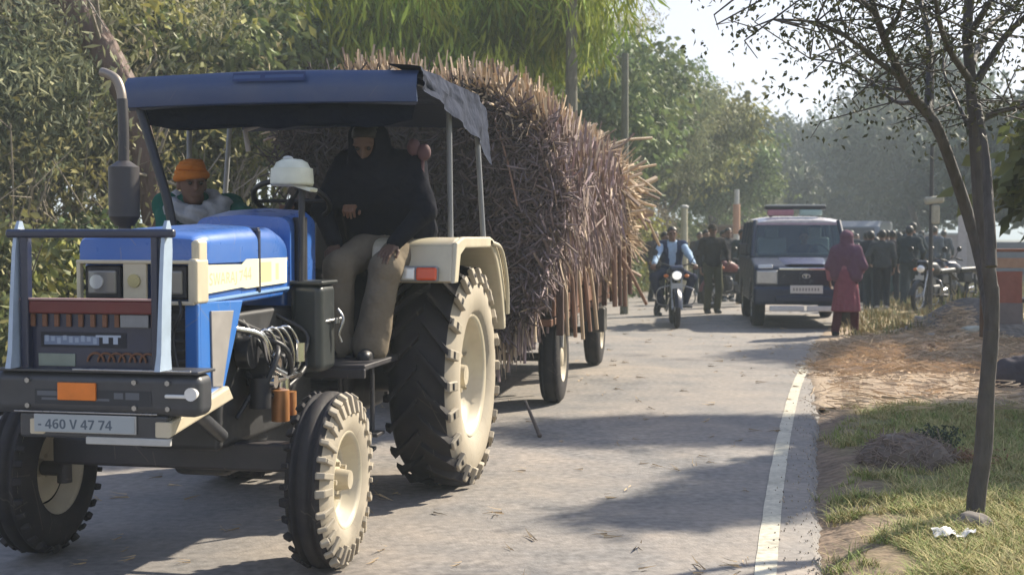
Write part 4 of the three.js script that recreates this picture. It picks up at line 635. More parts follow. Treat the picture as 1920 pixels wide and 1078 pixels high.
  // leaves
  for (let i = 0; i < 20000; i++) {
    const s = q(), a = mix(-0.9, 2.0, Math.pow(q(), 0.85)), p = surf(s, a, 0.98 + 0.07 * q()), w2 = 3 * fbm(p.x * 1.3 + 3, p.y * 1.3, p.z, 2) + (q() - 0.5) * 3.4, d = V(0.5 * (q() - 0.35), -Math.cos(w2) * 0.8 - 0.2, Math.sin(w2) - 0.2).normalize();
    put(L, p, d, 0.22 + 0.5 * q(), 0.012 + 0.016 * q(), a > 0.62 || s > 0.85 ? (q() < 0.75 ? straw() : brown()) : q() < 0.6 ? purple() : q() < 0.8 ? brown() : straw());
  }
  // cane and leaves hanging off the rear corner, splayed
  for (let i = 0; i < 800; i++) {
    const u = q(), p = surf(0.75 + 0.28 * q(), mix(-0.7, 1.15, u), 1.0 + 0.10 * q()), d = V(0.7 * q() - 0.05, -0.7 + 1.3 * q() * (0.4 + u), -0.6 + 1.5 * (q() - 0.5)).normalize();
    put(q() < 0.4 ? S : L, p.addScaledVector(d, 0.1), d, 0.25 + 0.4 * q(), q() < 0.5 ? 0.005 + 0.006 * q() : 0.014 + 0.014 * q(), q() < 0.75 ? straw() : brown());
  }
  for (let i = 0; i < 900; i++) {             // fringe drooping past the bed on the near side
    const s = Math.pow(q(), 1.1) * 0.95, p = surf(s, mix(-1.2, -0.6, q()), 1.0), d = V(0.12 * (q() - 0.4), -1, 0.5 * (q() - 0.5)).normalize();
    put(q() < 0.6 ? S : L, p.addScaledVector(d, 0.1 * q()), d, 0.3 + 0.4 * q(), q() < 0.6 ? 0.008 : 0.018, q() < 0.5 ? purple() : q() < 0.6 ? straw() : brown());
  }
  for (let i = 0; i < 520; i++) {             // stray pieces standing up along the crest
    const p = surf(q() * 0.5, mix(0.9, 2.9, q()), 1.02), d = V((q() - 0.5) * 2.4, q() * 0.5, (q() - 0.5) * 1.6).normalize(); put(q() < 0.6 ? S : L, p, d, 0.2 + 0.45 * q(), q() < 0.6 ? 0.008 : 0.02, q() < 0.8 ? straw() : brown());
  }
  const caneM = new THREE.MeshStandardMaterial({ color: 0xffffff, roughness: 0.85, side: THREE.DoubleSide });
  const inst = (name, geo, A) => { const o = new THREE.InstancedMesh(geo, caneM, A.length); A.forEach(([p, d, l, r, c], i) => { _q.setFromUnitVectors(UP, d); const sp = new THREE.Quaternion().setFromAxisAngle(UP, q() * 6.28); _q.multiply(sp); o.setMatrixAt(i, _m.compose(p, _q, V(r, l, r))); o.setColorAt(i, _c.setRGB(...c)); }); o.name = name; o.castShadow = o.receiveShadow = true; t.add(o); o.userData.kind = 'stuff'; return o; };
  inst('loose_cane', stick, S); 
  const lg = inst('dry_leaves', ribbonG, L); void lg;
  // the stalks one can pick out
  const one = (a, b, r, c) => { const A = V(...a), B = V(...b), mid = A.clone().lerp(B, 0.5).add(V(0, 0.05, 0)); part('cane_stalk', tube([A, mid, B], r, 10, 6), c, t); };
  const pale = mat([0.50, 0.38, 0.25], 0.8), mid = mat([0.26, 0.15, 0.10], 0.85), dk = mat([0.13, 0.07, 0.05], 0.9);
  one([-0.9, 2.71, 0.9], [-1.65, 2.75, 1.2], 0.014, pale); one([-0.6, 2.68, 0.6], [-1.2, 2.95, 0.8], 0.013, pale); one([-0.3, 2.68, 0.5], [-0.75, 2.98, 0.7], 0.012, pale); one([0.4, 2.68, -0.4], [0.1, 2.95, 0], 0.014, pale); one([0.0, 2.68, 0.4], [0.6, 2.83, 0.6], 0.012, pale);
  one([1.05, 1.8, -3.2], [1.55, 2.2, -3.8], 0.035, pale); one([1.2, 2.2, -3.2], [1.6, 1.4, -3.7], 0.016, pale); one([1.1, 2.3, -3.3], [1.62, 2.0, -3.7], 0.014, pale); one([1.1, 1.5, -2.4], [1.5, 0.75, -2.9], 0.02, mid); one([0.9, 2.48, -3.2], [1.5, 2.68, -3.8], 0.016, pale);
  for (let i = 0; i < 4; i++) one([1.18 + 0.03 * i, 1.75 + 0.1 * q(), -2.3 - i * 0.24], [1.20 + 0.035 * i, 0.72 + 0.15 * q(), -2.3 - i * 0.25], 0.022 + 0.012 * q(), i % 2 ? dk : mid);
  for (let i = 0; i < 5; i++) one([1.0 + 0.02 * i, 1.2, 0.4 - i * 0.32], [1.02 + 0.03 * i, 0.5 + 0.15 * q(), 0.36 - i * 0.34], 0.018, i % 2 ? mid : pale);
  one([0.95, 2.3, 0.9], [1.12, 1.55, 0.95], 0.012, mid); one([0.55, 2.45, 1.32], [0.75, 1.75, 1.42], 0.009, mid);
  shadows(t);
}
// broken cane fallen on the road under the drawbar
for (const [a, b, l] of [[[1012, 822], [985, 752], 'short broken cane leaning out of the rope behind the rear tractor wheel']]) {
  const A = at(a[0], a[1], 9.55); A.y = 0.015; const B = at(b[0], b[1], 9.9); const o = part('cane_piece', [rod(A, B, 0.016, 0.012, 7), ball(0.018, A.toArray())], mat([0.10, 0.075, 0.06], 0.9)); tag(o, l, 'cane');
}
// ---------- road vehicles ----------
{
  const P = at(1511, 600, 20.9), t = thing('police_jeep', 'dark blue utility vehicle with roof light bar, facing the camera behind the motorcyclist', 'vehicle', [P.x, 0, P.z], -0.12);
  const wheelX = 0.72;
  const low2 = new THREE.Shape(); low2.moveTo(0.02, 0.40); low2.lineTo(0.02, 0.96); low2.quadraticCurveTo(0, 1.03, -0.1, 1.06); low2.lineTo(-1.05, 1.17); low2.lineTo(-4.2, 1.17); low2.lineTo(-4.25, 0.40); low2.lineTo(-3.76, 0.40); low2.quadraticCurveTo(-3.7, 0.78, -3.35, 0.78); low2.quadraticCurveTo(-3.0, 0.78, -2.94, 0.40); low2.lineTo(-1.21, 0.40); low2.quadraticCurveTo(-1.15, 0.78, -0.8, 0.78); low2.quadraticCurveTo(-0.45, 0.78, -0.39, 0.40);
  part('body', [prism(low2, 1.68, 0.05)], M.jeep, t);
  // cabin with leaning sides
  const cab = (z0, y) => 0.80 - (y - 1.15) * 0.14;
  for (const k of [1, -1]) { part('windscreen_pillar', rod([k * cab(0, 1.16), 1.16, -1.05], [k * cab(0, 1.78), 1.78, -1.52], 0.045), M.jeep, t); for (const z of [-2.4, -3.3, -4.1]) part('side_pillar', rod([k * cab(0, 1.16), 1.16, z], [k * cab(0, 1.78), 1.78, z], 0.05), M.jeep, t); }
  part('tailgate', bx(1.5, 0.6, 0.03, [0, 1.48, -4.15]), M.jeep, t);
  part('roof', [loft([[-1.47, 1.755, 1.80, 0.72], [-1.6, 1.77, 1.85, 0.73], [-2.6, 1.78, 1.88, 0.73], [-4.0, 1.78, 1.85, 0.73], [-4.2, 1.76, 1.80, 0.7]].map(([z, y0, y1, hw]) => { const p = []; for (let i = 0; i <= 10; i++) { const s = i / 5 - 1; p.push([hw * s, y1 - 0.05 * s ** 4, z]); } for (let i = 10; i >= 0; i--) { const s = i / 5 - 1; p.push([hw * s, y0, z]); } return p; }))], paint([0.66, 0.62, 0.63], 0.35), t);
  part('visor_stripe', bx(1.40, 0.05, 0.02, [0, 1.735, -1.475], [-0.6, 0, 0], 0.006), mat([0.45, 0.30, 0.34], 0.4), t);
  part('windscreen', loft([[[-0.77, 1.18, -1.05], [0.77, 1.18, -1.05], [0.77, 1.18, -1.06], [-0.77, 1.18, -1.06]], [[-0.69, 1.74, -1.47], [0.69, 1.74, -1.47], [0.69, 1.74, -1.48], [-0.69, 1.74, -1.48]]]), M.darkglass, t);
  for (const s of [1, -1]) for (const [z0, z1] of [[-1.3, -2.35], [-2.45, -3.25], [-3.35, -4.05]]) part('side_window', loft([[[s * 0.795, 1.2, z0 + 0.05], [s * 0.795, 1.2, z1], [s * 0.785, 1.2, z1], [s * 0.785, 1.2, z0 + 0.05]], [[s * 0.73, 1.72, z0 - 0.18], [s * 0.73, 1.72, z1], [s * 0.72, 1.72, z1], [s * 0.72, 1.72, z0 - 0.18]]]), M.darkglass, t);
  part('dashboard', [bx(1.4, 0.12, 0.4, [0, 1.16, -1.35], 0, 0.03), tf(new THREE.TorusGeometry(0.18, 0.015, 6, 20), [0.38, 1.22, -1.55], [-0.5, 0, 0])], M.black, t);
  for (const x of [0.38, -0.38]) part('seat', [bx(0.5, 0.6, 0.14, [x, 1.2, -2.1], [-0.15, 0, 0], 0.05), bx(0.24, 0.2, 0.1, [x, 1.58, -2.17], 0, 0.04)], M.grey, t);
  part('bonnet_scoop', loft([[0.0, 0.30, 1.055, 1.07], [-0.25, 0.36, 1.07, 1.115], [-0.8, 0.42, 1.12, 1.16]].map(([z, hw, y0, y1]) => [[-hw, y0, z], [hw, y0, z], [hw * 0.85, y1, z], [-hw * 0.85, y1, z]])), paint([0.12, 0.13, 0.22], 0.25), t);
  const gr = part('grille', [bx(0.86, 0.24, 0.03, [0, 0.84, 0.02], 0, 0.02), ...[0, 1, 2, 3].map(i => bx(0.82, 0.02, 0.02, [0, 0.76 + i * 0.05, 0.045], 0, 0.005))], mat([0.012, 0.015, 0.04], 0.3), t);
  part('chrome_bar', bx(0.88, 0.045, 0.03, [0, 0.985, 0.045], 0, 0.012), M.chrome, gr);
  part('emblem', [tf(new THREE.TorusGeometry(0.06, 0.009, 8, 24), [0, 0.87, 0.06], [0, 0, 0], [1, 0.6, 1]), bx(0.07, 0.014, 0.01, [0, 0.883, 0.06], 0, 0.002), bx(0.014, 0.06, 0.01, [0, 0.865, 0.06], 0, 0.002)], M.chrome, gr);
  for (const s of [1, -1]) { const h = part('headlight', bx(0.36, 0.24, 0.06, [s * 0.63, 0.845, 0.015], [0, s * 0.12, 0], 0.03), M.grey, t); part('lens', bx(0.33, 0.21, 0.03, [s * 0.63, 0.845, 0.045], [0, s * 0.12, 0], 0.03), mat([0.5, 0.5, 0.48], 0.15, 0.4), h); part('indicator', bx(0.24, 0.07, 0.03, [s * 0.65, 1.02, -0.005], [-0.4, s * 0.15, 0], 0.02), M.lens, h); }
  const bu = part('bumper', [bx(1.7, 0.3, 0.2, [0, 0.55, 0.02], 0, 0.06), bx(1.0, 0.1, 0.06, [0, 0.5, 0.12], 0, 0.02)], M.jeep, t);
  part('number_plate', bx(0.52, 0.13, 0.012, [0, 0.655, 0.13], 0, 0.004), M.white, bu);
  part('plate_print', tf(new THREE.PlaneGeometry(0.5, 0.115), [0, 0.655, 0.1375]), signMat(256, 60, (c, w, h) => { c.fillStyle = '#c9c6bd'; c.fillRect(0, 0, w, h); c.fillStyle = '#7d7a76'; for (let i = 0; i < 9; i++) c.fillRect(18 + i * 25, 18, 13, 24); }), bu, true);
  part('guard_pipe', [bx(0.56, 0.09, 0.05, [-0.31, 0.34, 0.1], 0, 0.02), bx(0.62, 0.09, 0.05, [0.32, 0.34, 0.1], 0, 0.02)], M.white, t);
  part('light_bar', [bx(1.06, 0.06, 0.34, [0, 2.02, -1.9], 0, 0.02), ...[-0.42, 0.42].map(x => bx(0.05, 0.14, 0.1, [x, 1.93, -1.9]))], M.black, t);
  part('light_bar_top', bx(1.04, 0.03, 0.30, [0, 2.065, -1.9], 0, 0.01), M.dullwhite, t);
  part('red_beacon', bx(0.46, 0.11, 0.2, [-0.26, 1.935, -1.82], 0, 0.03), mat([0.50, 0.22, 0.26], 0.25), t); part('clear_beacon', bx(0.40, 0.11, 0.2, [0.26, 1.935, -1.82], 0, 0.03), mat([0.42, 0.55, 0.50], 0.25), t);
  for (const s of [1, -1]) part('wing_mirror', [bx(0.16, 0.2, 0.08, [s * 0.95, 1.3, -1.2], 0, 0.03), rod([s * 0.8, 1.2, -1.15], [s * 0.92, 1.26, -1.2], 0.02)], M.black, t);
  for (const s of [1, -1]) for (const z of [-0.8, -3.35]) { const g = new THREE.Group(); g.name = 'wheel'; g.position.set(s * wheelX, 0.36, z); t.add(g); part('tyre', latheX([[-0.1, 0.2], [-0.11, 0.3], [-0.09, 0.35], [0, 0.36], [0.09, 0.35], [0.11, 0.3], [0.1, 0.2]], 28), M.rubber, g); part('rim', latheX([[0.1, 0.2], [0.06, 0.18], [0.05, 0.06], [0.08, 0.05], [0.08, 0]].map(([a, b]) => [a * s, b]), 20), M.steel, g); }
  shadows(t);
  const dr = person('driver in dark blue seen through the windscreen of the police jeep', null, V(0, 0, 0), 0, { cell: 0.03, headCell: 0.014, hairCell: 0.015, handCell: 0.008, skin: M.skin, shirt: cloth([0.03, 0.035, 0.06]), trousers: cloth([0.08, 0.07, 0.05]), an: [V(0.12, 0.54, 0.5), V(-0.12, 0.54, 0.5)], wr: [V(0.15, 1.18, 0.4), V(-0.15, 1.18, 0.4)], seated: true });
  dr.position.set(P.x + 0.4, -0.1, P.z - 1.9); dr.rotation.y = -0.12;
}
function motorcycle(name, label, pos, turn, o = {}) {
  const t = thing(name, label, 'motorcycle', [pos.x, pos.y ?? 0, pos.z], turn, o.group); const body = o.paint || M.navy;
  for (const [n, z] of [['front_wheel', 0.64], ['rear_wheel', -0.62]]) { const g = new THREE.Group(); g.name = n; g.position.set(0, 0.31, z); t.add(g); part('tyre', tf(new THREE.TorusGeometry(0.265, 0.045, 10, 36), [0, 0, 0], [0, Math.PI / 2, 0]), M.rubber, g); const sp = [tf(new THREE.TorusGeometry(0.215, 0.014, 6, 30), [0, 0, 0], [0, Math.PI / 2, 0]), disc(0.045, 0.09, [0, 0, 0], 'x', 14)]; for (let i = 0; i < 10; i++) { const a = i * 0.6283; sp.push(rod([0, 0, 0], [0, 0.21 * Math.sin(a), 0.21 * Math.cos(a)], 0.006, 0.006, 5)); } part('rim', sp, M.steel, g); }
  part('front_fork', [rod([0.075, 0.31, 0.64], [0.085, 0.93, 0.40], 0.022, 0.018), rod([-0.075, 0.31, 0.64], [-0.085, 0.93, 0.40], 0.022, 0.018), bx(0.2, 0.05, 0.08, [0, 0.88, 0.42])], M.steel, t);
  part('front_mudguard', loft([0, 1, 2, 3, 4, 5, 6].map(i => { const a = -0.35 + i * 0.42, r = 0.335; return [-0.055, 0.055].flatMap((x, k) => (k ? [[x, r, 0], [0, r + 0.03, 0]] : [[0, r + 0.02, 0], [x, r - 0.01, 0]])).map(([x, rr2]) => [x, 0.31 + rr2 * Math.sin(a + 0.5), 0.64 + rr2 * Math.cos(a + 0.5)]); })), body, t);
  const hd = part('headlamp', [ball(0.1, [0, 0.88, 0.52], [1, 0.95, 0.8]), bx(0.24, 0.2, 0.12, [0, 0.94, 0.47], [0.5, 0, 0], 0.05)], body, t); part('lens', ball(0.08, [0, 0.87, 0.575], [1, 0.9, 0.45]), new THREE.MeshStandardMaterial({ color: 0xffffff, emissive: new THREE.Color(1, 0.97, 0.9), emissiveIntensity: o.lit ? 0.35 : 0, roughness: 0.1, metalness: 0.2 }), hd);
  part('handlebar', [tube([[0.36, 1.02, 0.18], [0.25, 1.06, 0.30], [0, 1.0, 0.40], [-0.25, 1.06, 0.30], [-0.36, 1.02, 0.18]], 0.013, 24, 7), rod([0.36, 1.02, 0.18], [0.26, 1.05, 0.27], 0.02), rod([-0.36, 1.02, 0.18], [-0.26, 1.05, 0.27], 0.02)], M.black, t);
  for (const s of [1, -1]) part('mirror', [rod([s * 0.25, 1.06, 0.3], [s * 0.33, 1.22, 0.28], 0.007), disc(0.055, 0.025, [s * 0.35, 1.25, 0.28], 'z', 16)], M.black, t);
  for (const s of [1, -1]) part('indicator', ball(0.035, [s * 0.17, 0.86, 0.46], [1.2, 0.8, 0.8]), M.orange, t);
  part('fuel_tank', loft([[0.36, 0.06, 0.80, 0.90], [0.28, 0.12, 0.77, 0.99], [0.1, 0.15, 0.75, 1.0], [-0.1, 0.11, 0.75, 0.92], [-0.16, 0.07, 0.76, 0.86]].map(([z, hw, y0, y1]) => { const p = []; for (let i = 0; i < 16; i++) { const a = i / 16 * 6.283; p.push([hw * Math.sign(Math.cos(a)) * Math.abs(Math.cos(a)) ** 0.7, (y0 + y1) / 2 + (y1 - y0) / 2 * Math.sign(Math.sin(a)) * Math.abs(Math.sin(a)) ** 0.7, z]); } return p; })), body, t);
  part('seat', bx(0.26, 0.09, 0.7, [0, 0.82, -0.42], [0.03, 0, 0], 0.04), M.black, t);
  part('engine', [bx(0.22, 0.26, 0.34, [0, 0.42, 0.05], 0, 0.05), bx(0.18, 0.2, 0.2, [0, 0.6, 0.16], [0.3, 0, 0], 0.03), disc(0.1, 0.3, [0, 0.4, -0.05], 'x', 18)], M.engine, t);
  part('frame', [rod([0, 0.85, 0.38], [0, 0.35, 0.26], 0.025), rod([0, 0.74, 0.3], [0, 0.74, -0.6], 0.025), rod([0.09, 0.35, -0.1], [0.09, 0.31, -0.62], 0.02), rod([-0.09, 0.35, -0.1], [-0.09, 0.31, -0.62], 0.02), rod([0.1, 0.72, -0.55], [0.1, 0.33, -0.6], 0.025), rod([-0.1, 0.72, -0.55], [-0.1, 0.33, -0.6], 0.025), rod([-0.3, 0.32, 0.02], [0.3, 0.32, 0.02], 0.016), bx(0.2, 0.2, 0.3, [0, 0.64, -0.35], 0, 0.04)], M.black, t);
  part('exhaust', [tube([[-0.1, 0.5, 0.25], [-0.14, 0.3, 0.2], [-0.14, 0.26, -0.1], [-0.15, 0.32, -0.4]], 0.02, 16, 7), rod([-0.15, 0.32, -0.35], [-0.16, 0.42, -0.9], 0.04, 0.045)], M.chrome, t);
  part('rear_mudguard', [bx(0.14, 0.03, 0.4, [0, 0.7, -0.85], [-0.4, 0, 0], 0.01), bx(0.1, 0.08, 0.05, [0, 0.72, -0.92], 0, 0.02)], body, t);
  for (const k of [1, -1]) part('leg_guard', tube([[k * 0.1, 0.7, 0.3], [k * 0.3, 0.62, 0.32], [k * 0.3, 0.4, 0.3], [k * 0.08, 0.35, 0.25]], 0.012, 14, 6), M.steel, t);
  part('number_plate', bx(0.18, 0.09, 0.008, [0, 0.70, 0.63], [-0.1, 0, 0], 0.003), M.dullwhite, t);
  return shadows(t);
}
{
  const p = at(1275, 617, 21.0); motorcycle('motorcycle', 'dark motorcycle with lit headlamp ridden towards the camera left of the police jeep', V(p.x, 0, p.z - 0.7), -0.06, { lit: true });
  const r = person('motorcyclist in a pale blue shirt and dark open vest riding towards the camera', null, V(p.x, 0, p.z - 1.1), -0.06, { cell: 0.018, shirt: cloth([0.42, 0.56, 0.72]), vest: cloth([0.03, 0.045, 0.10]), trousers: cloth([0.04, 0.045, 0.08]), shoes: M.black, j: { pelvis: V(0, 0.94, 0), waist: V(0, 1.08, 0.03), chest: V(0, 1.27, 0.06), neck: V(0, 1.42, 0.07), head: V(0, 1.56, 0.10) }, an: [V(0.2, 0.40, 0.32), V(-0.2, 0.40, 0.32)], kh: [V(0.8, 0.3, 1), V(-0.8, 0.3, 1)], wr: [V(0.33, 1.06, 0.57), V(-0.33, 1.06, 0.57)], eh: [V(1, -0.6, -0.3), V(-1, -0.6, -0.3)], hn: [V(0, -1, 0), V(0, -1, 0)], curl: 1.0 });
  void r;
}
for (const [px, d, turn, label, paintM] of [[1752, 25.5, -0.75, 'dark motorcycle parked at an angle on the verge, in front of the lamp post', M.black], [1790, 27, -1.0, 'black motorcycle parked half hidden behind the forked tree and the earth bank', M.navy], [1372, 27.5, -0.9, 'maroon motorcycle standing on the road between the policeman and the jeep', M.maroonPaint]]) { const p = onGround(px, d); if (px < 1400) p.y = 0; motorcycle('motorcycle', label, p, turn, { paint: paintM }); }
// ---------- people ----------
const khaki = cloth([0.20, 0.165, 0.12]), slate = cloth([0.055, 0.07, 0.08]), drk = cloth([0.025, 0.027, 0.035]), olive = cloth([0.10, 0.10, 0.06]), maroon = cloth([0.26, 0.09, 0.11]), plum = cloth([0.16, 0.085, 0.12]), teal = cloth([0.05, 0.10, 0.10]), off = cloth([0.55, 0.53, 0.5]), rose = cloth([0.17, 0.055, 0.065]), green = cloth([0.02, 0.16, 0.10]), tan = cloth([0.28, 0.22, 0.16]);
{ // sitting on the near fender, hand on knee
  const W = trkW(0.48, 0, 0.42), t = person('man in khaki trousers and dark top sitting on the near fender under the canopy', null, W, TRK_TURN, {
    cell: 0.014, headCell: 0.006, s: 1.0, skin: mat([0.10, 0.055, 0.036], 0.7, 0, { dirt: false }), shawl: cloth([0.010, 0.011, 0.018]), nod: 0.5, j: { pelvis: V(0, 1.52, -0.02), waist: V(-0.02, 1.64, 0.04), chest: V(-0.06, 1.80, 0.14), neck: V(-0.08, 1.92, 0.2), head: V(-0.09, 2.02, 0.26) },
    an: [V(-0.03, 0.91, 0.40), V(-0.24, 0.91, 0.38)], kh: [V(0.1, 0.6, 1), V(-0.25, 0.6, 1)], wr: [V(0.10, 1.47, 0.36), V(-0.26, 1.47, 0.32)], eh: [V(1, 0, -0.4), V(-1, 0, -0.4)], hd: [V(-0.25, -0.45, 0.7), V(0.2, -0.6, 0.7)], hn: [V(-0.1, -0.9, -0.3), V(0, -0.8, -0.5)], curl: 0.3, shirt: cloth([0.011, 0.012, 0.018]), trousers: khaki, shoes: M.black, seated: true, sleeve: 'long', baggy: 0.022 });
  void t;
}
{ // driver at the wheel
  const W = trkW(0.1, -0.05, 0.02); person('driver in dark clothes sitting at the steering wheel in the shade of the canopy', null, W, TRK_TURN, { cell: 0.018, j: { pelvis: V(0, 1.30, 0), waist: V(0, 1.43, -0.02), chest: V(0, 1.63, 0.02), neck: V(0, 1.76, 0.04), head: V(0, 1.89, 0.07) }, an: [V(0.22, 0.93, 0.65), V(-0.22, 0.93, 0.65)], wr: [V(0.19, 1.72, 0.57), V(-0.19, 1.72, 0.57)], eh: [V(1, -0.8, -0.2), V(-1, -0.8, -0.2)], hn: [V(0, -1, 0.3), V(0, -1, 0.3)], curl: 1.1, shirt: cloth([0.02, 0.018, 0.025]), trousers: cloth([0.03, 0.03, 0.035]), shoes: M.black, seated: true });
}
{ // on the far fender
  const W = trkW(-0.66, -0.07, 0.62); const t = person('passenger with an orange turban, white scarf and green top riding on the far fender', null, W, TRK_TURN + 0.5, { cell: 0.016, headCell: 0.006, j: { pelvis: V(0, 1.40, -0.25), waist: V(0, 1.52, -0.2), chest: V(0.02, 1.66, -0.13), neck: V(0.0, 1.78, -0.09), head: V(-0.02, 1.875, -0.02) }, an: [V(0.14, 0.95, 0.38), V(-0.12, 0.95, 0.4)], wr: [V(0.3, 1.62, 0.42), V(-0.14, 1.4, 0.3)], eh: [V(1, -0.5, 0), V(-1, -0.3, 0)], hn: [V(0, -1, 0), V(0, -1, 0)], curl: 0.9, shirt: cloth([0.015, 0.10, 0.07]), trousers: cloth([0.1, 0.09, 0.09]), shoes: M.black, seated: true, turban: cloth([0.52, 0.17, 0.03]), skin: mat([0.11, 0.055, 0.035], 0.7, 0, { dirt: false }), look: 0.2 });
  { const c = [cap(V(-0.13, 1.72, 0.0), V(0.0, 1.69, 0.07), 0.055), cap(V(0.0, 1.69, 0.07), V(0.14, 1.74, 0.02), 0.06), cap(V(0.14, 1.74, 0.02), V(0.1, 1.8, -0.14), 0.055), cap(V(0.1, 1.8, -0.14), V(-0.12, 1.78, -0.14), 0.05), cap(V(-0.12, 1.78, -0.14), V(-0.13, 1.72, 0.0), 0.05), cap(V(0.1, 1.68, 0.06), V(0.17, 1.45, 0.08), 0.05, 0.07)], f = fieldOf(c, 0.03); part('scarf', netSkin((x, y, z) => f(x, y, z) + 0.016 * n3(x * 22, y * 13, z * 22) + 0.008 * Math.sin(y * 90 + x * 40), ...capsBox(c, 0.05), 0.012), cloth([0.34, 0.35, 0.36]), t); }
}
const G = (px, d) => onGround(px, d), road0 = (px, d) => { const p = at(px, 500, d); return V(p.x, 0, p.z); };
person('woman in a maroon dress and dark head shawl, walking beside the police jeep', null, road0(1588, 19.5), 2.6, { cell: 0.016, s: 0.93, female: true, skirt: [1.0, 0.4, 0.16, 0.235], skirtM: maroon, shirt: cloth([0.36, 0.16, 0.19]), shawl: plum, trousers: cloth([0.09, 0.03, 0.035]), an: [V(0.13, 0.085, -0.15), V(-0.1, 0.085, 0.16)], wr: [V(0.28, 0.9, 0.02), V(-0.2, 1.05, 0.2)], shoes: drk, noHair: true });
person('man in a dark jacket and olive trousers standing behind the motorcyclist', null, road0(1336, 25.3), 0.2, { cell: 0.018, s: 1.02, shirt: cloth([0.04, 0.035, 0.035]), trousers: olive, shoes: M.black, wr: [V(0.26, 1.02, 0.2), V(-0.26, 0.88, 0.05)], cap: cloth([0.05, 0.04, 0.03]) });
person('man in dark clothes walking on the road edge left of the motorcyclist', null, road0(1247, 24.5), 0.5, { cell: 0.02, s: 0.93, shirt: cloth([0.06, 0.04, 0.04]), trousers: cloth([0.03, 0.03, 0.035]), shoes: M.black, an: [V(0.1, 0.085, 0.14), V(-0.1, 0.085, -0.14)] });
person('man in black standing between the maroon motorcycle and the police jeep', null, road0(1392, 29), 0.4, { cell: 0.02, s: 0.98, shirt: cloth([0.03, 0.045, 0.045]), trousers: drk, shoes: M.black });
person('man in a bulky dark jacket on the verge, just right of the woman in maroon', null, G(1626, 29.5), 2.9, { cell: 0.02, s: 1.0, loose: 0.05, shirt: cloth([0.02, 0.03, 0.035]), trousers: drk, shoes: off, wr: [V(0.3, 1.0, 0.1), V(-0.34, 1.05, 0.05)] });
person('person in a reddish top and black trousers right of the woman in maroon', null, G(1643, 28.2), 2.4, { cell: 0.02, s: 0.9, shirt: rose, trousers: drk, shoes: off });
person('man in grey walking away on the verge in the middle of the group', null, G(1664, 31.5), 3.0, { cell: 0.02, s: 1, shirt: cloth([0.12, 0.115, 0.12]), trousers: slate, shoes: off, an: [V(0.1, 0.085, 0.16), V(-0.1, 0.085, -0.16)] });
person('woman in a teal dress walking away in the middle of the group', null, G(1686, 30.5), 3.3, { cell: 0.02, s: 0.93, female: true, skirt: [0.96, 0.2, 0.15, 0.2], skirtM: teal, shirt: cloth([0.09, 0.10, 0.11]), hair: 0.6, shoes: off });
person('tall bare-headed man in slate grey at the right end of the group', null, G(1712, 30), 3.4, { cell: 0.02, s: 1.06, shirt: slate, trousers: slate, shoes: M.black, wr: [V(0.24, 0.9, 0.05), V(-0.3, 1.0, 0.2)] });
person('man in grey-blue standing behind the parked motorcycles', null, G(1752, 33), 2.2, { cell: 0.022, s: 1.03, shirt: cloth([0.10, 0.12, 0.15]), trousers: slate, shoes: M.black });
person('distant walker in dark clothes between the jeep roof and the group', null, G(1606, 36), 0.2, { cell: 0.024, s: 0.98, headCell: 0.01, shirt: cloth([0.16, 0.17, 0.19]), trousers: drk, shoes: M.black });

{
  const more = [[1365, 30, 1.0, [0.08, 0.075, 0.07], 'man in grey-brown left of the police jeep, beside the maroon motorcycle'], [1324, 29, 0.97, [0.05, 0.055, 0.07], 'man in dark blue just right of the motorcyclist, farther back'], [1633, 27, 0.98, [0.035, 0.04, 0.05], 'man in black at the front left of the group, close behind the woman in maroon'], [1655, 26.5, 0.95, [0.06, 0.065, 0.07], 'man in charcoal at the front of the group'], [1706, 27.5, 1.0, [0.04, 0.05, 0.055], 'man in dark slate at the front right of the group, nearest the parked motorcycle'], [1596, 32, 0.97, [0.03, 0.035, 0.05], 'man in dark blue half hidden behind the right side of the police jeep'], [1650, 34, 1.0, [0.05, 0.045, 0.045], 'man in dark brown at the back of the group, above the person in red'], [1674, 29, 0.95, [0.10, 0.085, 0.085], 'man in dusty mauve in front in the middle of the group'], [1699, 34.5, 0.98, [0.03, 0.04, 0.045], 'man in black between the teal dress and the tall man'], [1728, 36, 0.97, [0.14, 0.13, 0.13], 'grey figure far back, right of the tall man'], [1770, 38, 0.98, [0.05, 0.06, 0.075], 'dark figure far back behind the parked motorcycles, nearest to the forked tree'], [1357, 31, 0.97, [0.045, 0.05, 0.055], 'dark figure behind the standing man and the maroon motorcycle'], [1312, 33, 0.95, [0.06, 0.05, 0.05], 'dark figure far back, between the motorcyclist and the standing man'], [1228, 30, 0.95, [0.05, 0.04, 0.045], 'dark figure at the road edge beside the rear of the cane']];
  more.forEach(([px, d, s, c, l], i) => { const p = G(px, d); if (px < 1620) p.y = 0; person(l, null, p, 0.3 + (px > 1500 ? 2.5 : 0) + 0.35 * Math.sin(i * 3), { cell: 0.024, headCell: 0.011, hairCell: 0.012, s, shirt: cloth(c), trousers: i % 2 ? drk : slate, shoes: i % 3 ? M.black : off, loose: 0.02 + 0.015 * (i % 3), an: [V(0.1, 0.085, 0.12 * Math.sin(i)), V(-0.1, 0.085, -0.12 * Math.sin(i))], wr: [V(0.26, 0.86 + 0.15 * (i % 2), 0.1), V(-0.26, 0.88 + 0.12 * (i % 3), 0.06)] }); });
}
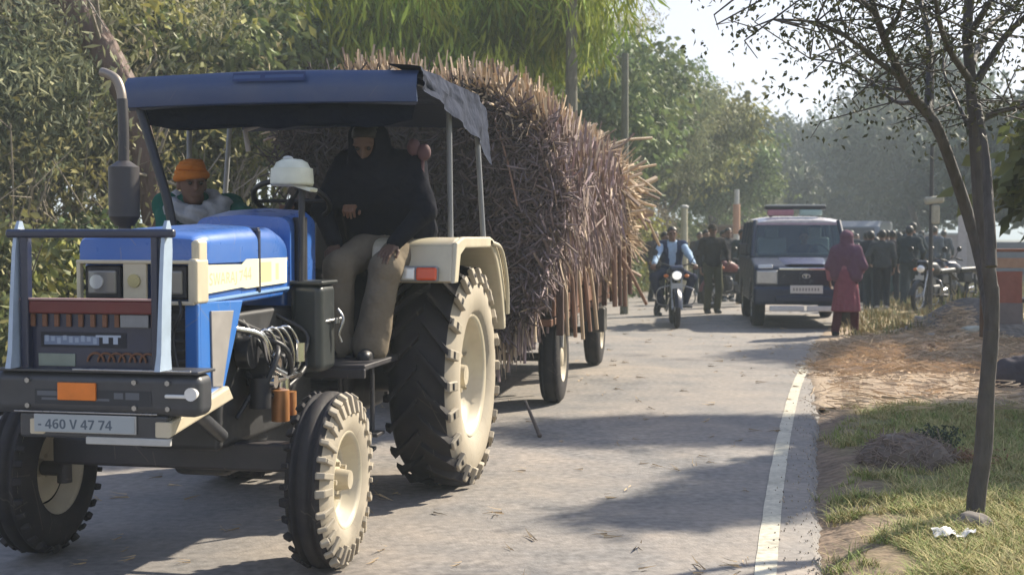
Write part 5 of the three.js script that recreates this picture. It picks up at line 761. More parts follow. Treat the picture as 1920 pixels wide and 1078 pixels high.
// ---------- trees on the near right ----------
{ // slender forked tree in the grass
  const D = 6.7, K = D / 18.5, b = onGround(1838, D), q = rng(8), t = thing('roadside_tree', 'slender dark forked tree with sparse leaves, standing in the grass at the right edge', 'tree', b), g = [], o = b.clone();
  const pt = (px, py, dz = 0) => at(px, py, D + dz * K).sub(o);
  const seg = (P, r0, r1, rs = 9) => { const n = P.length - 1, c = new THREE.CatmullRomCurve3(P), m = n * 3; let prev = c.getPoint(0); for (let i = 1; i <= m; i++) { const p = c.getPoint(i / m), k = 1 + 0.09 * n3(p.x * 9, p.y * 5, 3); g.push(rod(prev, p, mix(r0, r1, (i - 1) / m) * k, mix(r0, r1, i / m) * k, rs)); if (rs > 7) g.push(ball(mix(r0, r1, i / m) * k, p.toArray(), [1, 1, 1], 8, 6)); prev = p; } };
  seg([V(0, -0.12, 0), V(0.0, 0.1, 0), pt(1845, 850), pt(1851, 740), pt(1860, 630), pt(1862, 540)], 0.054, 0.035);
  seg([pt(1862, 560), pt(1851, 470), pt(1838, 380), pt(1832, 300), pt(1826, 220), pt(1822, 150), pt(1815, 60), pt(1825, -60)], 0.036, 0.026);
  seg([pt(1859, 600), pt(1842, 500, 0.5), pt(1815, 400, 0.6), pt(1785, 310, 0.3), pt(1758, 240), pt(1740, 210)], 0.033, 0.028);
  seg([pt(1860, 500, -1), pt(1856, 400, -0.8), pt(1850, 300, -0.5), pt(1836, 200, -0.2)], 0.03, 0.018);
  const tips = []; const br = (P, r) => { seg(P, r * K, Math.max(0.005, r * 0.3 * K), 6); for (let i = 1; i < P.length; i++) tips.push(P[i]); };
  br([pt(1742, 214), pt(1705, 170, -0.3), pt(1680, 120, -0.6), pt(1655, 60, -1), pt(1630, -20, -1.4), pt(1610, -120, -1.6)], 0.09);
  br([pt(1690, 145, -0.5), pt(1640, 110, -1), pt(1590, 70, -1.6), pt(1530, 42, -2), pt(1450, 36, -2.4)], 0.045);
  br([pt(1742, 212), pt(1745, 130, 0.6), pt(1742, 60, 1), pt(1720, -20, 1.5), pt(1700, -120, 2)], 0.075);
  br([pt(1660, 70, -1), pt(1690, 20, -1.4), pt(1700, -50, -1.8)], 0.04); br([pt(1720, 190), pt(1680, 190, 1), pt(1630, 150, 1.8), pt(1580, 120, 2.4), pt(1520, 110, 3)], 0.04);
  br([pt(1640, 20, -1.2), pt(1580, -20, -2), pt(1500, -40, -3), pt(1400, -20, -3.5)], 0.045);
  br([pt(1820, 150), pt(1780, 90, -1), pt(1760, 30, -1.6), pt(1750, -50, -2)], 0.06); br([pt(1816, 70), pt(1860, 0, -1), pt(1900, -60, -1.5)], 0.06); br([pt(1824, 250), pt(1795, 190, 1), pt(1770, 130, 1.8), pt(1775, 60, 2.2)], 0.035); br([pt(1824, 120), pt(1850, 60, 1), pt(1890, 20, 2), pt(1940, -20, 2.5)], 0.06);
  br([pt(1838, 226), pt(1868, 212), pt(1905, 202, -0.5), pt(1960, 190, -1), pt(2040, 150, -2)], 0.06); br([pt(1835, 150), pt(1885, 70), pt(1935, 20, -0.5), pt(2010, -60, -1)], 0.06);
  br([pt(1822, -40), pt(1780, -140, -0.5), pt(1730, -260, -1)], 0.07); br([pt(1824, -50), pt(1880, -150), pt(1950, -240, 0.5)], 0.07); br([pt(1610, -120, -1.6), pt(1560, -200, -2), pt(1480, -260, -2.6)], 0.04);
  const tw = [], base = tips.slice(); for (const p of base) for (let i = 0; i < 5; i++) { const d = V((q() - 0.5) * 2, q() * 1.0 - 0.35, (q() - 0.5) * 2).normalize(), e = p.clone().addScaledVector(d, 0.18 + 0.28 * q()), f = e.clone().add(V((q() - 0.5) * 0.26, (q() - 0.5) * 0.2, (q() - 0.5) * 0.26)); tw.push(rod(p, e, 0.005, 0.0035, 5), rod(e, f, 0.0035, 0.002, 4)); tips.push(e, f); }
  part('trunk', g, M.barkGrey, t); part('twigs', tw, M.barkGrey, t);
  const it = []; for (const p of tips) for (let i = 0; i < 1 + (q() < 0.7); i++) { const k = 0.5 + 0.8 * q(); it.push([p.x + (q() - 0.5) * 0.3, p.y + (q() - 0.5) * 0.22, p.z + (q() - 0.5) * 0.3, 0.28 + 0.25 * q(), 0.07 * k, 0.075 * k, 0.035 * k]); }
  tag(leaves('crown', CL.dot, it, t), null, null, null, 'stuff');
}
// ---------- the wood along the left of the road ----------
{
  const q = rng(31), kinds = [
    ['grey-green', [0.20, 0.25, 0.14], CL.fine], ['olive', [0.22, 0.265, 0.09], CL.broad], ['mid green', [0.14, 0.21, 0.085], CL.broad], ['dusty', [0.28, 0.31, 0.20], CL.fine]];
  const add = (px, d, o, label) => { const p = at(px, 500, d); p.y = gy(p.x, p.z); return tree(o.name || 'roadside_tree', label, o.group, p, o); };
  const spots = [ // px, depth, trunk, kind, scale of leaves
    [-60, 15.5, 1.9, 0], [30, 17, 2.2, 3], [150, 18.5, 2.0, 1], [250, 17.5, 2.4, 0], [390, 20, 2.2, 2], [520, 22, 2.6, 0], [640, 23, 2.4, 3], [745, 26, 2.6, 1], [-10, 23, 3, 2], [320, 27, 3.2, 3], [470, 30, 3.0, 1], [610, 33, 3.4, 2], [130, 27, 3, 1], [1120, 36, 2.8, 2], [1200, 40, 2.8, 0], [1010, 31, 2.4, 2], [850, 33, 3.2, 0], [1265, 46, 2.6, 1], [1325, 52, 2.3, 2], [1390, 60, 1.7, 0], [1190, 58, 3.4, 3], [1120, 48, 3.4, 0], [980, 44, 4.4, 3]];
  const words = ['grey-green tree at the extreme left edge, nearest of the wood', 'dusty pale tree behind the left upright of the bull bar', 'olive tree left of the exhaust stack, in the front row', 'grey-green tree directly behind the exhaust stack', 'mid green tree behind the passenger in the orange turban', 'grey-green tree behind the slim pale pole', 'dusty pale tree above the middle of the tractor canopy', 'olive tree above the right half of the canopy, left of the drooping tree', 'mid green tree in the second row at the left edge', 'dusty pale tree in the second row behind the canopy strut', 'olive tree in the second row just left of the slim pale pole', 'mid green tree far back above the middle of the canopy', 'olive tree in the back row between the left edge and the exhaust stack', 'mid green tree between the thick grey pole and the thinner pole', 'grey-green tree just right of the thinner grey-green pole', 'mid green tree just left of the thick grey pole, behind the cane crest', 'grey-green tree behind the left side of the drooping tree', 'low olive tree above the short whitish post', 'low mid green tree above the man standing behind the motorcyclist', 'smallest grey-green tree above the post with the orange band', 'tall dusty tree far behind the thinner grey-green pole', 'tall grey-green tree far behind the gap between the two right-hand poles', 'tall dusty tree far behind the drooping tree'];
  spots.forEach(([px, d, tr, k], i) => { const [, c, lf] = kinds[k]; add(px, d, { seed: 100 + i * 7, trunk: tr, r: 0.11 + 0.02 * tr, color: c, leaf: lf, per: d < 30 ? 34 : 26, blob: 1.0, ratio: 0.66, spread: 0.65, split0: 4, ls: d < 30 ? 1.1 : 1.5, gap: -0.06, vary: 0.22, bare: 0.2, group: 'wood along the left of the road' }, words[i]); });
  // bright hanging foliage over the middle
  const br = add(955, 21.5, { name: 'drooping_tree', seed: 444, trunk: 3.0, r: 0.1, color: [0.20, 0.33, 0.05], leaf: CL.hang, per: 46, blob: 0.95, ls: 1.25, spread: 0.55, ratio: 0.55, gap: -0.2, vary: 0.5 }, 'bright yellow-green tree with long drooping leaves behind the cane'); void br;
  // undergrowth
  const bs = [[-40, 13.2, 1.9, 2.4, 0], [60, 13.8, 1.6, 2.2, 1], [170, 14.5, 1.9, 2.4, 2], [260, 15, 1.6, 2.0, 1], [350, 16, 1.9, 2.4, 3], [430, 17, 2.0, 2.6, 0], [120, 16.5, 2.6, 3, 3], [-20, 17, 2.8, 3, 2], [560, 20, 2.4, 3, 2], [700, 22, 2.6, 3.2, 0], [840, 25, 2.8, 3.4, 2], [960, 28, 2.6, 3, 1], [1090, 33, 3.0, 3.4, 2], [1170, 36, 2.8, 3, 1], [1215, 40, 2.6, 2.8, 3], [1262, 44, 2.2, 2.6, 2], [1305, 48, 2.2, 2.6, 1], [1350, 54, 2.6, 3, 2], [1385, 60, 2.6, 3, 0]];
  const bw = ['grey-green bush at the extreme left edge, nearest of all', 'yellow-green bush behind the left upright of the bull bar', 'dark green bush seen through the middle of the bull bar', 'yellow-green bush just left of the exhaust silencer', 'dusty brown bush behind the canopy strut', 'grey-green bush behind the passenger in the orange turban', 'tall dusty brown bush in the second row above the bull bar', 'tall dark green bush in the second row at the left edge', 'dark green bush behind the canopy below the slim pale pole', 'grey-green bush behind the driver', 'dark green bush behind the left part of the cane', 'yellow-green bush behind the drooping tree', 'dark green bush at the foot of the thick grey pole', 'yellow-green bush at the foot of the thinner grey-green pole', 'dusty brown bush beside the rear of the cane load', 'dark green bush at the foot of the short whitish post', 'dark green bush between the short whitish post and the standing man', 'dark green bush left of the post with the orange band', 'grey-green bush farthest along, behind the post with the orange band'];
  bs.forEach(([px, d, h, w, k], i) => { const p = at(px, 500, d); p.y = gy(p.x, p.z); const c = [[0.22, 0.26, 0.10], [0.28, 0.31, 0.07], [0.13, 0.19, 0.07], [0.25, 0.24, 0.16]][k]; bush('bush', bw[i], 'undergrowth along the left of the road', p, { seed: 700 + i, h, w, n: d < 20 ? 520 : 420, color: c, leaf: k === 3 ? CL.fine : CL.broad, ls: d < 20 ? 0.9 : 1.2 }); });
}
// far trees where the road bends away, both sides
{
  const spots = [[1430, 74, 3.4, 5.5], [1490, 82, 3.2, 5.5], [1550, 92, 2.8, 5], [1632, 100, 7, 10], [1700, 84, 6.8, 9], [1735, 66, 4.8, 7], [1755, 82, 5.6, 9], [1630, 90, 5.2, 8], [1460, 100, 4, 8], [1395, 84, 5, 7], [1860, 62, 3.6, 6], [1930, 54, 3.8, 6], [1800, 88, 6, 9], [1990, 48, 3.6, 6], [1570, 112, 6, 10], [1680, 76, 3.4, 6]];
  const fw = ['low hazy tree left of the sky gap, behind the roof of the police jeep', 'low hazy tree at the middle of the sky gap', 'low hazy tree at the right of the sky gap', 'tallest blue-grey tree, right of the sky gap', 'tall blue-grey tree behind the left limb of the forked tree', 'hazy tree just left of the lamp post, far behind the group', 'hazy tree behind the lamp post', 'hazy green tree behind the group, left of the lamp post', 'hazy tree far behind the light bar of the jeep', 'hazy tree behind the post with the orange band', 'green tree between the forked tree and the right edge', 'green tree at the right edge above the stall', 'hazy tree directly behind the trunk of the forked tree', 'green tree just outside the right edge behind the stall', 'farthest blue-grey tree, low behind the right end of the jeep roof', 'small green tree right behind the pale wall'];
  spots.forEach(([px, d, tr, w], i) => { const p = at(px, 500, d); p.y = gy(p.x, p.z); tree('far_tree', fw[i], 'hazy trees where the road bends away', p, { seed: 1300 + i * 3, trunk: tr * 0.75, r: 0.22, levels: 3, split0: 4, spread: 0.6, ratio: 0.62, color: [0.075, 0.105, 0.065], leaf: CL.far, per: 26, blob: w * 0.22, ls: 0.9 + d / 110, gap: -0.2, vary: 0.2 }); });
}
{ // two roadside trees just outside the frame on the right, whose crowns shade the road and the verge
  [[11.6, 21.5, 3.0, 0.3, 'roadside tree outside the right edge, farthest of the three shading the road'], [5.5, 10.4, 1.15, 0.25, 'roadside tree outside the right edge, nearest of the three shading the road'], [8.6, 13.3, 2.1, 0.1, 'roadside tree outside the right edge, middle one of the three shading the road']].forEach(([x, d, tr, ba, l], i) => tree('shade_tree', l, null, V(x, gy(x, -d), -d), { seed: 2100 + i * 5, trunk: tr, r: 0.12, color: [0.10, 0.13, 0.045], leaf: CL.broad, per: 35, blob: i === 1 ? 0.42 : i ? 0.5 : 0.8, extra: (it, q) => { if (!i) return; const P = i > 1 ? [[-0.6, 4.2, 0.2, -3.2, 4.9, -0.3, 0.55], [-0.5, 4.6, -0.6, -2.4, 5.4, -1.2, 0.4]] : [[0.2, 2.4, 0.2, -0.9, 3.7, 0.6, 0.3], [0.3, 2.6, -0.2, 0.5, 4.3, -0.9, 0.35]]; for (const [a, b, c, d, e, f, r] of P) for (let k = 0; k < 260; k++) { const s = Math.pow(q(), 0.7); it.push([mix(a, d, s) + (q() - 0.5) * 2 * r, mix(b, e, s) + (q() - 0.5) * r, mix(c, f, s) + (q() - 0.5) * r * 1.2, 0.8 + 0.5 * q(), 0.1, 0.13, 0.045]); } }, ratio: 0.6, spread: i === 1 ? 0.5 : 0.8, split0: 4, ls: 1.1, gap: -0.05, bare: ba }));
}
{ // thick brown leaning trunk at the upper left
  const D = 15.2, b = at(300, 420, D); b.y = gy(b.x, b.z); const t = thing('leaning_tree', 'thick reddish-brown dead trunk leaning left across the upper left corner', 'tree', b), P = [[300, 470, 0.17], [280, 330, 0.16], [240, 180, 0.17], [190, 90, 0.19], [135, 10, 0.2], [70, -90, 0.18]].map(([x, y, r]) => [at(x, y, D).sub(b), r]);
  const g = []; for (let i = 0; i < P.length - 1; i++) g.push(rod(P[i][0], P[i + 1][0], P[i][1], P[i + 1][1], 12), ball(P[i + 1][1], P[i + 1][0].toArray(), [1, 1, 1], 12, 8));
  part('trunk', g, mat([0.13, 0.075, 0.055], 0.95, 0, { map: barkT, bumpMap: barkT, bumpScale: 0.04 }), t);
  const q = rng(9), br = []; for (let i = 0; i < 14; i++) { const k = 1 + Math.floor(q() * 4), p = P[k][0], e = p.clone().add(V((q() - 0.5) * 1.8, (q() - 0.3) * 1.2, q() * 0.8)); br.push(rod(p, e, 0.03, 0.012, 6), rod(e, e.clone().add(V((q() - 0.5) * 0.7, (q() - 0.6) * 0.7, q() * 0.3)), 0.012, 0.006, 5)); } part('dead_branches', br, M.barkPale, t); shadows(t);
}
{ // bare dry shrubs between the bushes: pale bent stems
  const q = rng(57), W = ['dry leafless shrub at the extreme left edge', 'dry leafless shrub left of the exhaust stack', 'dry leafless shrub just right of the exhaust stack', 'dry leafless shrub behind the orange turban', 'dry leafless shrub below the leaning dead trunk', 'dry leafless shrub above the left half of the canopy'];
  [[10, 14.2, 3.4], [120, 15.4, 3.8], [275, 16.2, 3.6], [385, 18, 3.8], [205, 15, 3.0], [455, 19, 4.4]].forEach(([px, d, h], i) => {
    const p = at(px, 500, d); p.y = gy(p.x, p.z); const t = thing('dry_shrub', W[i], 'shrub', p, 0, 'dry shrubs along the left of the road'), g = [], f = [];
    for (let k = 0; k < 16; k++) { const a = q() * 6.28, l = h * (0.5 + 0.5 * q()), lean = 0.5 + 1.1 * q(), P = [0, 1, 2, 3].map(j => { const s = j / 3; return V(Math.cos(a) * lean * s * s + (q() - 0.5) * 0.16, l * s * (1 - 0.12 * lean * s) - 0.1, Math.sin(a) * lean * s * s + (q() - 0.5) * 0.16); }); g.push(tube(P, 0.009 + 0.006 * q(), 9, 5));
      for (let j = 0; j < 5; j++) { const b = P[1].clone().lerp(P[3], q()), e = b.clone().add(V((q() - 0.5) * 0.9, (q() - 0.2) * 0.6, (q() - 0.5) * 0.9)); f.push(rod(b, e, 0.006, 0.003, 4)); } }
    part('stem', g, mat([0.30, 0.26, 0.20], 0.95), t); part('twigs', f, mat([0.24, 0.20, 0.15], 0.95), t);
    const it = []; for (let k = 0; k < 70; k++) { const a = q() * 6.28, r = 0.2 + q() * 1.1, m = 0.6 + 0.8 * q(); it.push([Math.cos(a) * r, h * (0.25 + 0.7 * q()), Math.sin(a) * r, 0.9 + 0.5 * q(), 0.30 * m, 0.27 * m, 0.10 * m]); } tag(leaves('foliage', CL.sparse, it, t), null, null, null, 'stuff'); shadows(t);
  });
}
// ---------- poles, stall, walls and small things ----------
function pole(name, label, px, d, top, r, m, extra, y0) {
  const p = at(px, 500, d); p.y = y0 ?? gy(p.x, p.z); const t = thing(name, label, name === 'utility_pole' ? 'pole' : 'post', p); const h = top - p.y;
  part('shaft', [rod([0, -0.2, 0], [0, h, 0], r, r * 0.8, 12)], m, t); if (extra) extra(t, h); return shadows(t);
}
const yAt = (py, d) => at(960, py, d).y;
pole('utility_pole', 'slim pale pole rising above the left end of the cane load', 498, 21, yAt(20, 21), 0.035, M.barkPale, (t, h) => part('cap', ball(0.045, [0, h, 0]), M.barkPale, t));
pole('utility_pole', 'thick grey pole standing behind the crest of the cane, half lit by the sun', 1071, 19.5, yAt(-60, 19.5), 0.105, mat([0.17, 0.155, 0.11], 0.9, 0, { map: barkT, bumpMap: barkT, bumpScale: 0.02 }), (t, h) => { part('crossarm', [bx(1.1, 0.07, 0.07, [0, h - 0.15, 0], [0, 0.5, 0])], M.barkPale, t); part('bracket', [bx(0.16, 0.05, 0.16, [0, h - 0.4, 0])], M.dark, t); });
pole('utility_pole', 'thinner grey-green pole behind the rear of the cane, right of the thick pole', 1171, 25, yAt(100, 25), 0.085, mat([0.15, 0.15, 0.11], 0.9, 0, { map: barkT }), (t, h) => part('insulator', [rod([-0.1, h - 0.1, 0], [-0.5, h + 0.15, 0.1], 0.02), ball(0.04, [-0.5, h + 0.17, 0.1])], M.barkPale, t));
pole('marker_post', 'pale post with an orange band beside the road behind the standing man', 1381, 40, yAt(355, 40), 0.10, M.dullwhite, (t, h) => part('band', [rod([0, h * 0.55, 0], [0, h * 0.85, 0], 0.115, 0.112, 14)], mat([0.48, 0.26, 0.16], 0.8), t));
pole('marker_post', 'short whitish post showing above the head of the motorcyclist', 1283, 34, yAt(388, 34), 0.11, mat([0.48, 0.44, 0.3], 0.8), (t, h) => part('cap', ball(0.12, [0, h, 0], [1, 0.5, 1]), M.dullwhite, t));
pole('lamp_post', 'dark thin post with a pale lamp box left of the forked tree', 1746, 24, yAt(270, 24), 0.045, M.dark, (t, h) => { part('lamp_hood', [bx(0.34, 0.14, 0.2, [0.05, yAt(375, 24) - t.position.y, 0], [0, 0, 0.1], 0.05), bx(0.14, 0.35, 0.1, [0.06, yAt(392, 24) - t.position.y - 0.1, 0.06], 0, 0.03)], mat([0.42, 0.40, 0.32], 0.8), t); });
{ // pale wall behind the group and reddish boundary far left
  const a = at(1722, 500, 46), t = thing('boundary_wall', 'pale plastered roadside wall behind the group of people, left of the forked tree', 'wall', [a.x, gy(a.x, a.z), a.z], -0.35);
  part('wall_panel', bx(2.6, 1.75, 0.2, [1.2, 0.8, 0], 0, 0.02), mat([0.42, 0.36, 0.33], 0.9), t); part('coping', bx(2.7, 0.08, 0.28, [1.2, 1.71, 0], 0, 0.015), M.dullwhite, t); part('pier', bx(0.3, 2.5, 0.3, [1.5, 1.2, 0.02], 0, 0.02), mat([0.48, 0.42, 0.40], 0.9), t); part('pier_cap', bx(0.38, 0.08, 0.38, [1.5, 2.49, 0.02], 0, 0.015), M.dullwhite, t); part('gate_board', bx(1.9, 1.15, 0.1, [3.5, 0.85, 0.04], 0, 0.01), mat([0.13, 0.14, 0.16], 0.8), t);
  const b = at(1345, 500, 52), u = thing('brick_wall', 'low reddish wall at the bend behind the standing men', 'wall', [b.x, gy(b.x, b.z), b.z], -0.45);
  part('wall_panel', bx(3.6, 2.2, 0.22, [0, 0.95, 0], 0, 0.02), mat([0.26, 0.13, 0.09], 0.95), u); part('coping', bx(3.7, 0.09, 0.3, [0, 2.09, 0], 0, 0.015), mat([0.34, 0.26, 0.2], 0.9), u); for (const x of [-1.75, 1.75]) part('pier', bx(0.35, 2.4, 0.35, [x, 1.05, 0], 0, 0.02), mat([0.30, 0.16, 0.11], 0.95), u);
  const c = at(1600, 420, 46), v = thing('minibus', 'pale vehicle far behind, its roof showing between the police jeep and the group', 'vehicle', [c.x, 0, c.z], -0.4);
  part('body', prism([[0, 0.4], [0.05, 1.1], [-0.5, 1.9], [-0.9, 2.1], [-4.4, 2.1], [-4.5, 0.4]], 1.8, 0.08), mat([0.13, 0.15, 0.18], 0.6), v); part('windscreen', loft([[[-0.8, 1.2, -0.03], [0.8, 1.2, -0.03], [0.8, 1.2, -0.05], [-0.8, 1.2, -0.05]], [[-0.7, 1.85, -0.42], [0.7, 1.85, -0.42], [0.7, 1.85, -0.45], [-0.7, 1.85, -0.45]]]), M.black, v); part('bumper', bx(1.8, 0.25, 0.12, [0, 0.5, 0.06], 0, 0.03), M.dark, v);
  for (const s of [1, -1]) { part('headlight', bx(0.3, 0.2, 0.05, [s * 0.65, 0.85, 0.04], 0, 0.02), M.lens, v); for (const z of [-0.8, -3.6]) { const g = new THREE.Group(); g.name = 'wheel'; g.position.set(s * 0.82, 0.34, z); v.add(g); part('tyre', latheX([[-0.09, 0.2], [-0.1, 0.3], [0, 0.34], [0.1, 0.3], [0.09, 0.2]], 20), M.rubber, g); part('rim', disc(0.2, 0.1, [0, 0, 0]), M.steel, g); } }
  shadows(t); shadows(u); shadows(v);
}
{ // roadside stall at the right edge
  const p = at(1912, 620, 15.5), t = thing('roadside_stall', 'low roadside stall with brown plank top, reddish panel and white panel at the right edge', 'stall', [p.x, gy(p.x, p.z), p.z], -0.2);
  const H = y => yAt(y, 15.5) - t.position.y;
  for (let i = 0; i < 4; i++) part('top_plank', bx(1.25, 0.035, 0.17, [0.2, H(470) + 0.004 * i, -0.3 + i * 0.18], [0, 0, 0.004 * i], 0.008), mat([0.17 + 0.02 * i, 0.10, 0.06], 0.9), t);
  for (const [x, z] of [[-0.38, 0.3], [0.75, 0.3], [-0.38, -0.3], [0.75, -0.3]]) part('leg', bx(0.06, H(470), 0.06, [x, H(470) / 2, z], 0, 0.01), M.wood, t);
  part('front_board', bx(1.2, 0.12, 0.02, [0.2, H(492), 0.34], 0, 0.006), mat([0.36, 0.24, 0.17], 0.9), t);
  part('red_panel', bx(0.34, 0.42, 0.03, [-0.2, H(540), 0.33], 0, 0.008), mat([0.24, 0.09, 0.07], 0.85), t); part('dark_shelf', bx(1.15, 0.05, 0.5, [0.2, H(562), 0.04], 0, 0.008), M.dark, t); part('grey_panel', bx(0.36, 0.25, 0.02, [-0.2, H(585), 0.34], 0, 0.006), mat([0.15, 0.14, 0.15], 0.85), t); part('white_panel', bx(0.4, 0.32, 0.02, [0.24, H(575), 0.345], 0, 0.006), mat([0.52, 0.50, 0.50], 0.7), t);
  shadows(t);
  const s = at(1932, 690, 12.6), u = thing('sack', 'slumped grey sack on the ground at the right edge in front of the stall', 'sack', [s.x, gy(s.x, s.z), s.z]);
  part('bag', netSkin((x, y, z) => smin(capD([-0.2, 0.12, 0, 0.17, 0.25, 0.12, 0, 0.2], x, y, z), capD([0, 0.2, 0, 0.14, 0.1, 0.36, -0.02, 0.05], x, y, z), 0.1) + 0.02 * n3(x * 11, y * 9, z * 11), [-0.5, -0.1, -0.3], [0.6, 0.5, 0.35], 0.02), cloth([0.085, 0.078, 0.09]), u); part('tie', tf(new THREE.TorusGeometry(0.05, 0.012, 6, 14), [0.09, 0.35, -0.02], [Math.PI / 2, 0, 0]), M.wood, u); shadows(u);
}
// ---------- verge: grass, straw, brush, litter ----------
function strand(n, len, wid, bend, spread, seed) { const q = rng(seed), pos = [], idx = []; for (let k = 0; k < n; k++) { const a = q() * 6.283, L = len * (0.5 + 0.7 * q()), lean = bend * (0.3 + q()), ox = (q() - 0.5) * spread, oz = (q() - 0.5) * spread, c = Math.cos(a), s = Math.sin(a); for (let i = 0; i <= 3; i++) { const t = i / 3, w = wid * 0.5 * (1 - t * 0.9), h = L * t * (1 - 0.3 * lean * t), o = L * lean * t * t; const b = pos.length / 3; pos.push(ox + c * o - s * w, h, oz + s * o + c * w, ox + c * o + s * w, h, oz + s * o - c * w); if (i < 3) idx.push(b, b + 1, b + 3, b, b + 3, b + 2); } } const g = new THREE.BufferGeometry(); g.setAttribute('position', new THREE.Float32BufferAttribute(pos, 3)); g.setIndex(idx); g.computeVertexNormals(); return g; }
function scatter(name, geo, m, items, label, category) {      // items [x, y, z, scale, r, g, b, flat]
  const o = new THREE.InstancedMesh(geo, m, items.length), q = rng(items.length + 3);
  items.forEach((t, i) => { _q.setFromEuler(t[7] ? E((q() - 0.5) * 0.5, q() * 6.28, Math.PI / 2 + (q() - 0.5) * t[7]) : E((q() - 0.5) * 0.3, q() * 6.28, (q() - 0.5) * 0.3)); o.setMatrixAt(i, _m.compose(V(t[0], t[1], t[2]), _q, V(t[3], t[3], t[3]))); o.setColorAt(i, _c.setRGB(t[4], t[5], t[6])); });
  o.name = numbered(name); o.castShadow = o.receiveShadow = true; scene.add(o); return tag(o, label, category, null, 'stuff');
}
{
  const q = rng(61), A = [], ST = [], B = [];
  for (let i = 0; i < 60000; i++) {
    const d = 4.8 + 7.3 * Math.pow(q(), 1.2), x = xr(d) + 0.16 + q() * (0.5 * d + 0.5), z = -d, u = x - xr(d) - 0.16; if (x > 0.42 * d + 0.4) continue;
    const a = fbm(x * 0.7, z * 0.7, 1), b = fbm(x * 3.1, z * 3.1, 5), e = 0.9 * a + 1.1 * b + 0.35 * sstep(0.1, 0.9, u) + 0.25 * (q() - 0.5) + (d < 8.5 ? 0.1 : 0);
    if (e < 0.24 || u + b < 0.2) continue; const fade = sstep(11.6, 10.6, d); if (q() > fade) continue;
    const k = 0.7 + 0.6 * q(), dry = q() < 0.55 - 0.7 * b - 0.25 * a; A.push([x, gy(x, z) - 0.006, z, 0.55 + 0.75 * q(), ...(dry ? [0.42 * k, 0.35 * k, 0.14 * k] : [0.20 * k, 0.245 * k, 0.05 * k])]);
  }
  scatter('grass', strand(7, 0.075, 0.006, 1.1, 0.07, 3), new THREE.MeshStandardMaterial({ color: 0xffffff, roughness: 0.8, side: THREE.DoubleSide }), A, 'short patchy green and dry grass on the verge around the forked tree', 'grass');
  for (let i = 0; i < 21000; i++) {
    const d = 10.5 + 8 * q(), x = xr(d) - 0.05 + q() * 3.2, z = -d, u = x - xr(d); const a = fbm(x * 0.7, z * 0.7, 1), b = fbm(x * 2.2, z * 2.2, 5);
    const w = sstep(13.3, 14.2, d - 0.15 * u + 0.5 * a) * sstep(18.6, 17.2, d) * 0.9 + 0.06; if (u > 3.4 - 0.4 * Math.max(0, d - 14.5) || q() > w * (0.5 + 1.3 * b)) continue; const k = 0.55 + 0.8 * q(); const far = sstep(18, 21, d);
    ST.push([x, gy(x, z) + 0.01 + 0.05 * q() * q() * w, z, 0.6 + 1.0 * q(), mix(0.60, 0.52, far) * k, mix(0.465, 0.42, far) * k, mix(0.32, 0.22, far) * k, 0.5]);
  }
  const blade = strand(5, 0.24, 0.009, 0.5, 0.12, 9); blade.translate(0, -0.1, 0);
  scatter('straw_heap', blade, new THREE.MeshStandardMaterial({ color: 0xffffff, roughness: 0.9, side: THREE.DoubleSide }), ST, 'orange-brown dry straw strewn in a low ridge along the road edge', 'straw');
  for (let i = 0; i < 5000; i++) { const d = 18 + 22 * q(), x = xr(d) + 0.2 + q() * 7, z = -d; if (fbm(x, z, 3) < -0.05) continue; const k = 0.7 + 0.6 * q(), g = q() < 0.5; B.push([x, gy(x, z), z, 1 + q(), ...(g ? [0.13 * k, 0.15 * k, 0.04 * k] : [0.30 * k, 0.23 * k, 0.09 * k])]); }
  scatter('weeds', strand(9, 0.12, 0.012, 0.8, 0.2, 4), new THREE.MeshStandardMaterial({ color: 0xffffff, roughness: 0.8, side: THREE.DoubleSide }), B, 'yellowing weeds on the verge behind the straw, around the feet of the group', 'weeds');
}
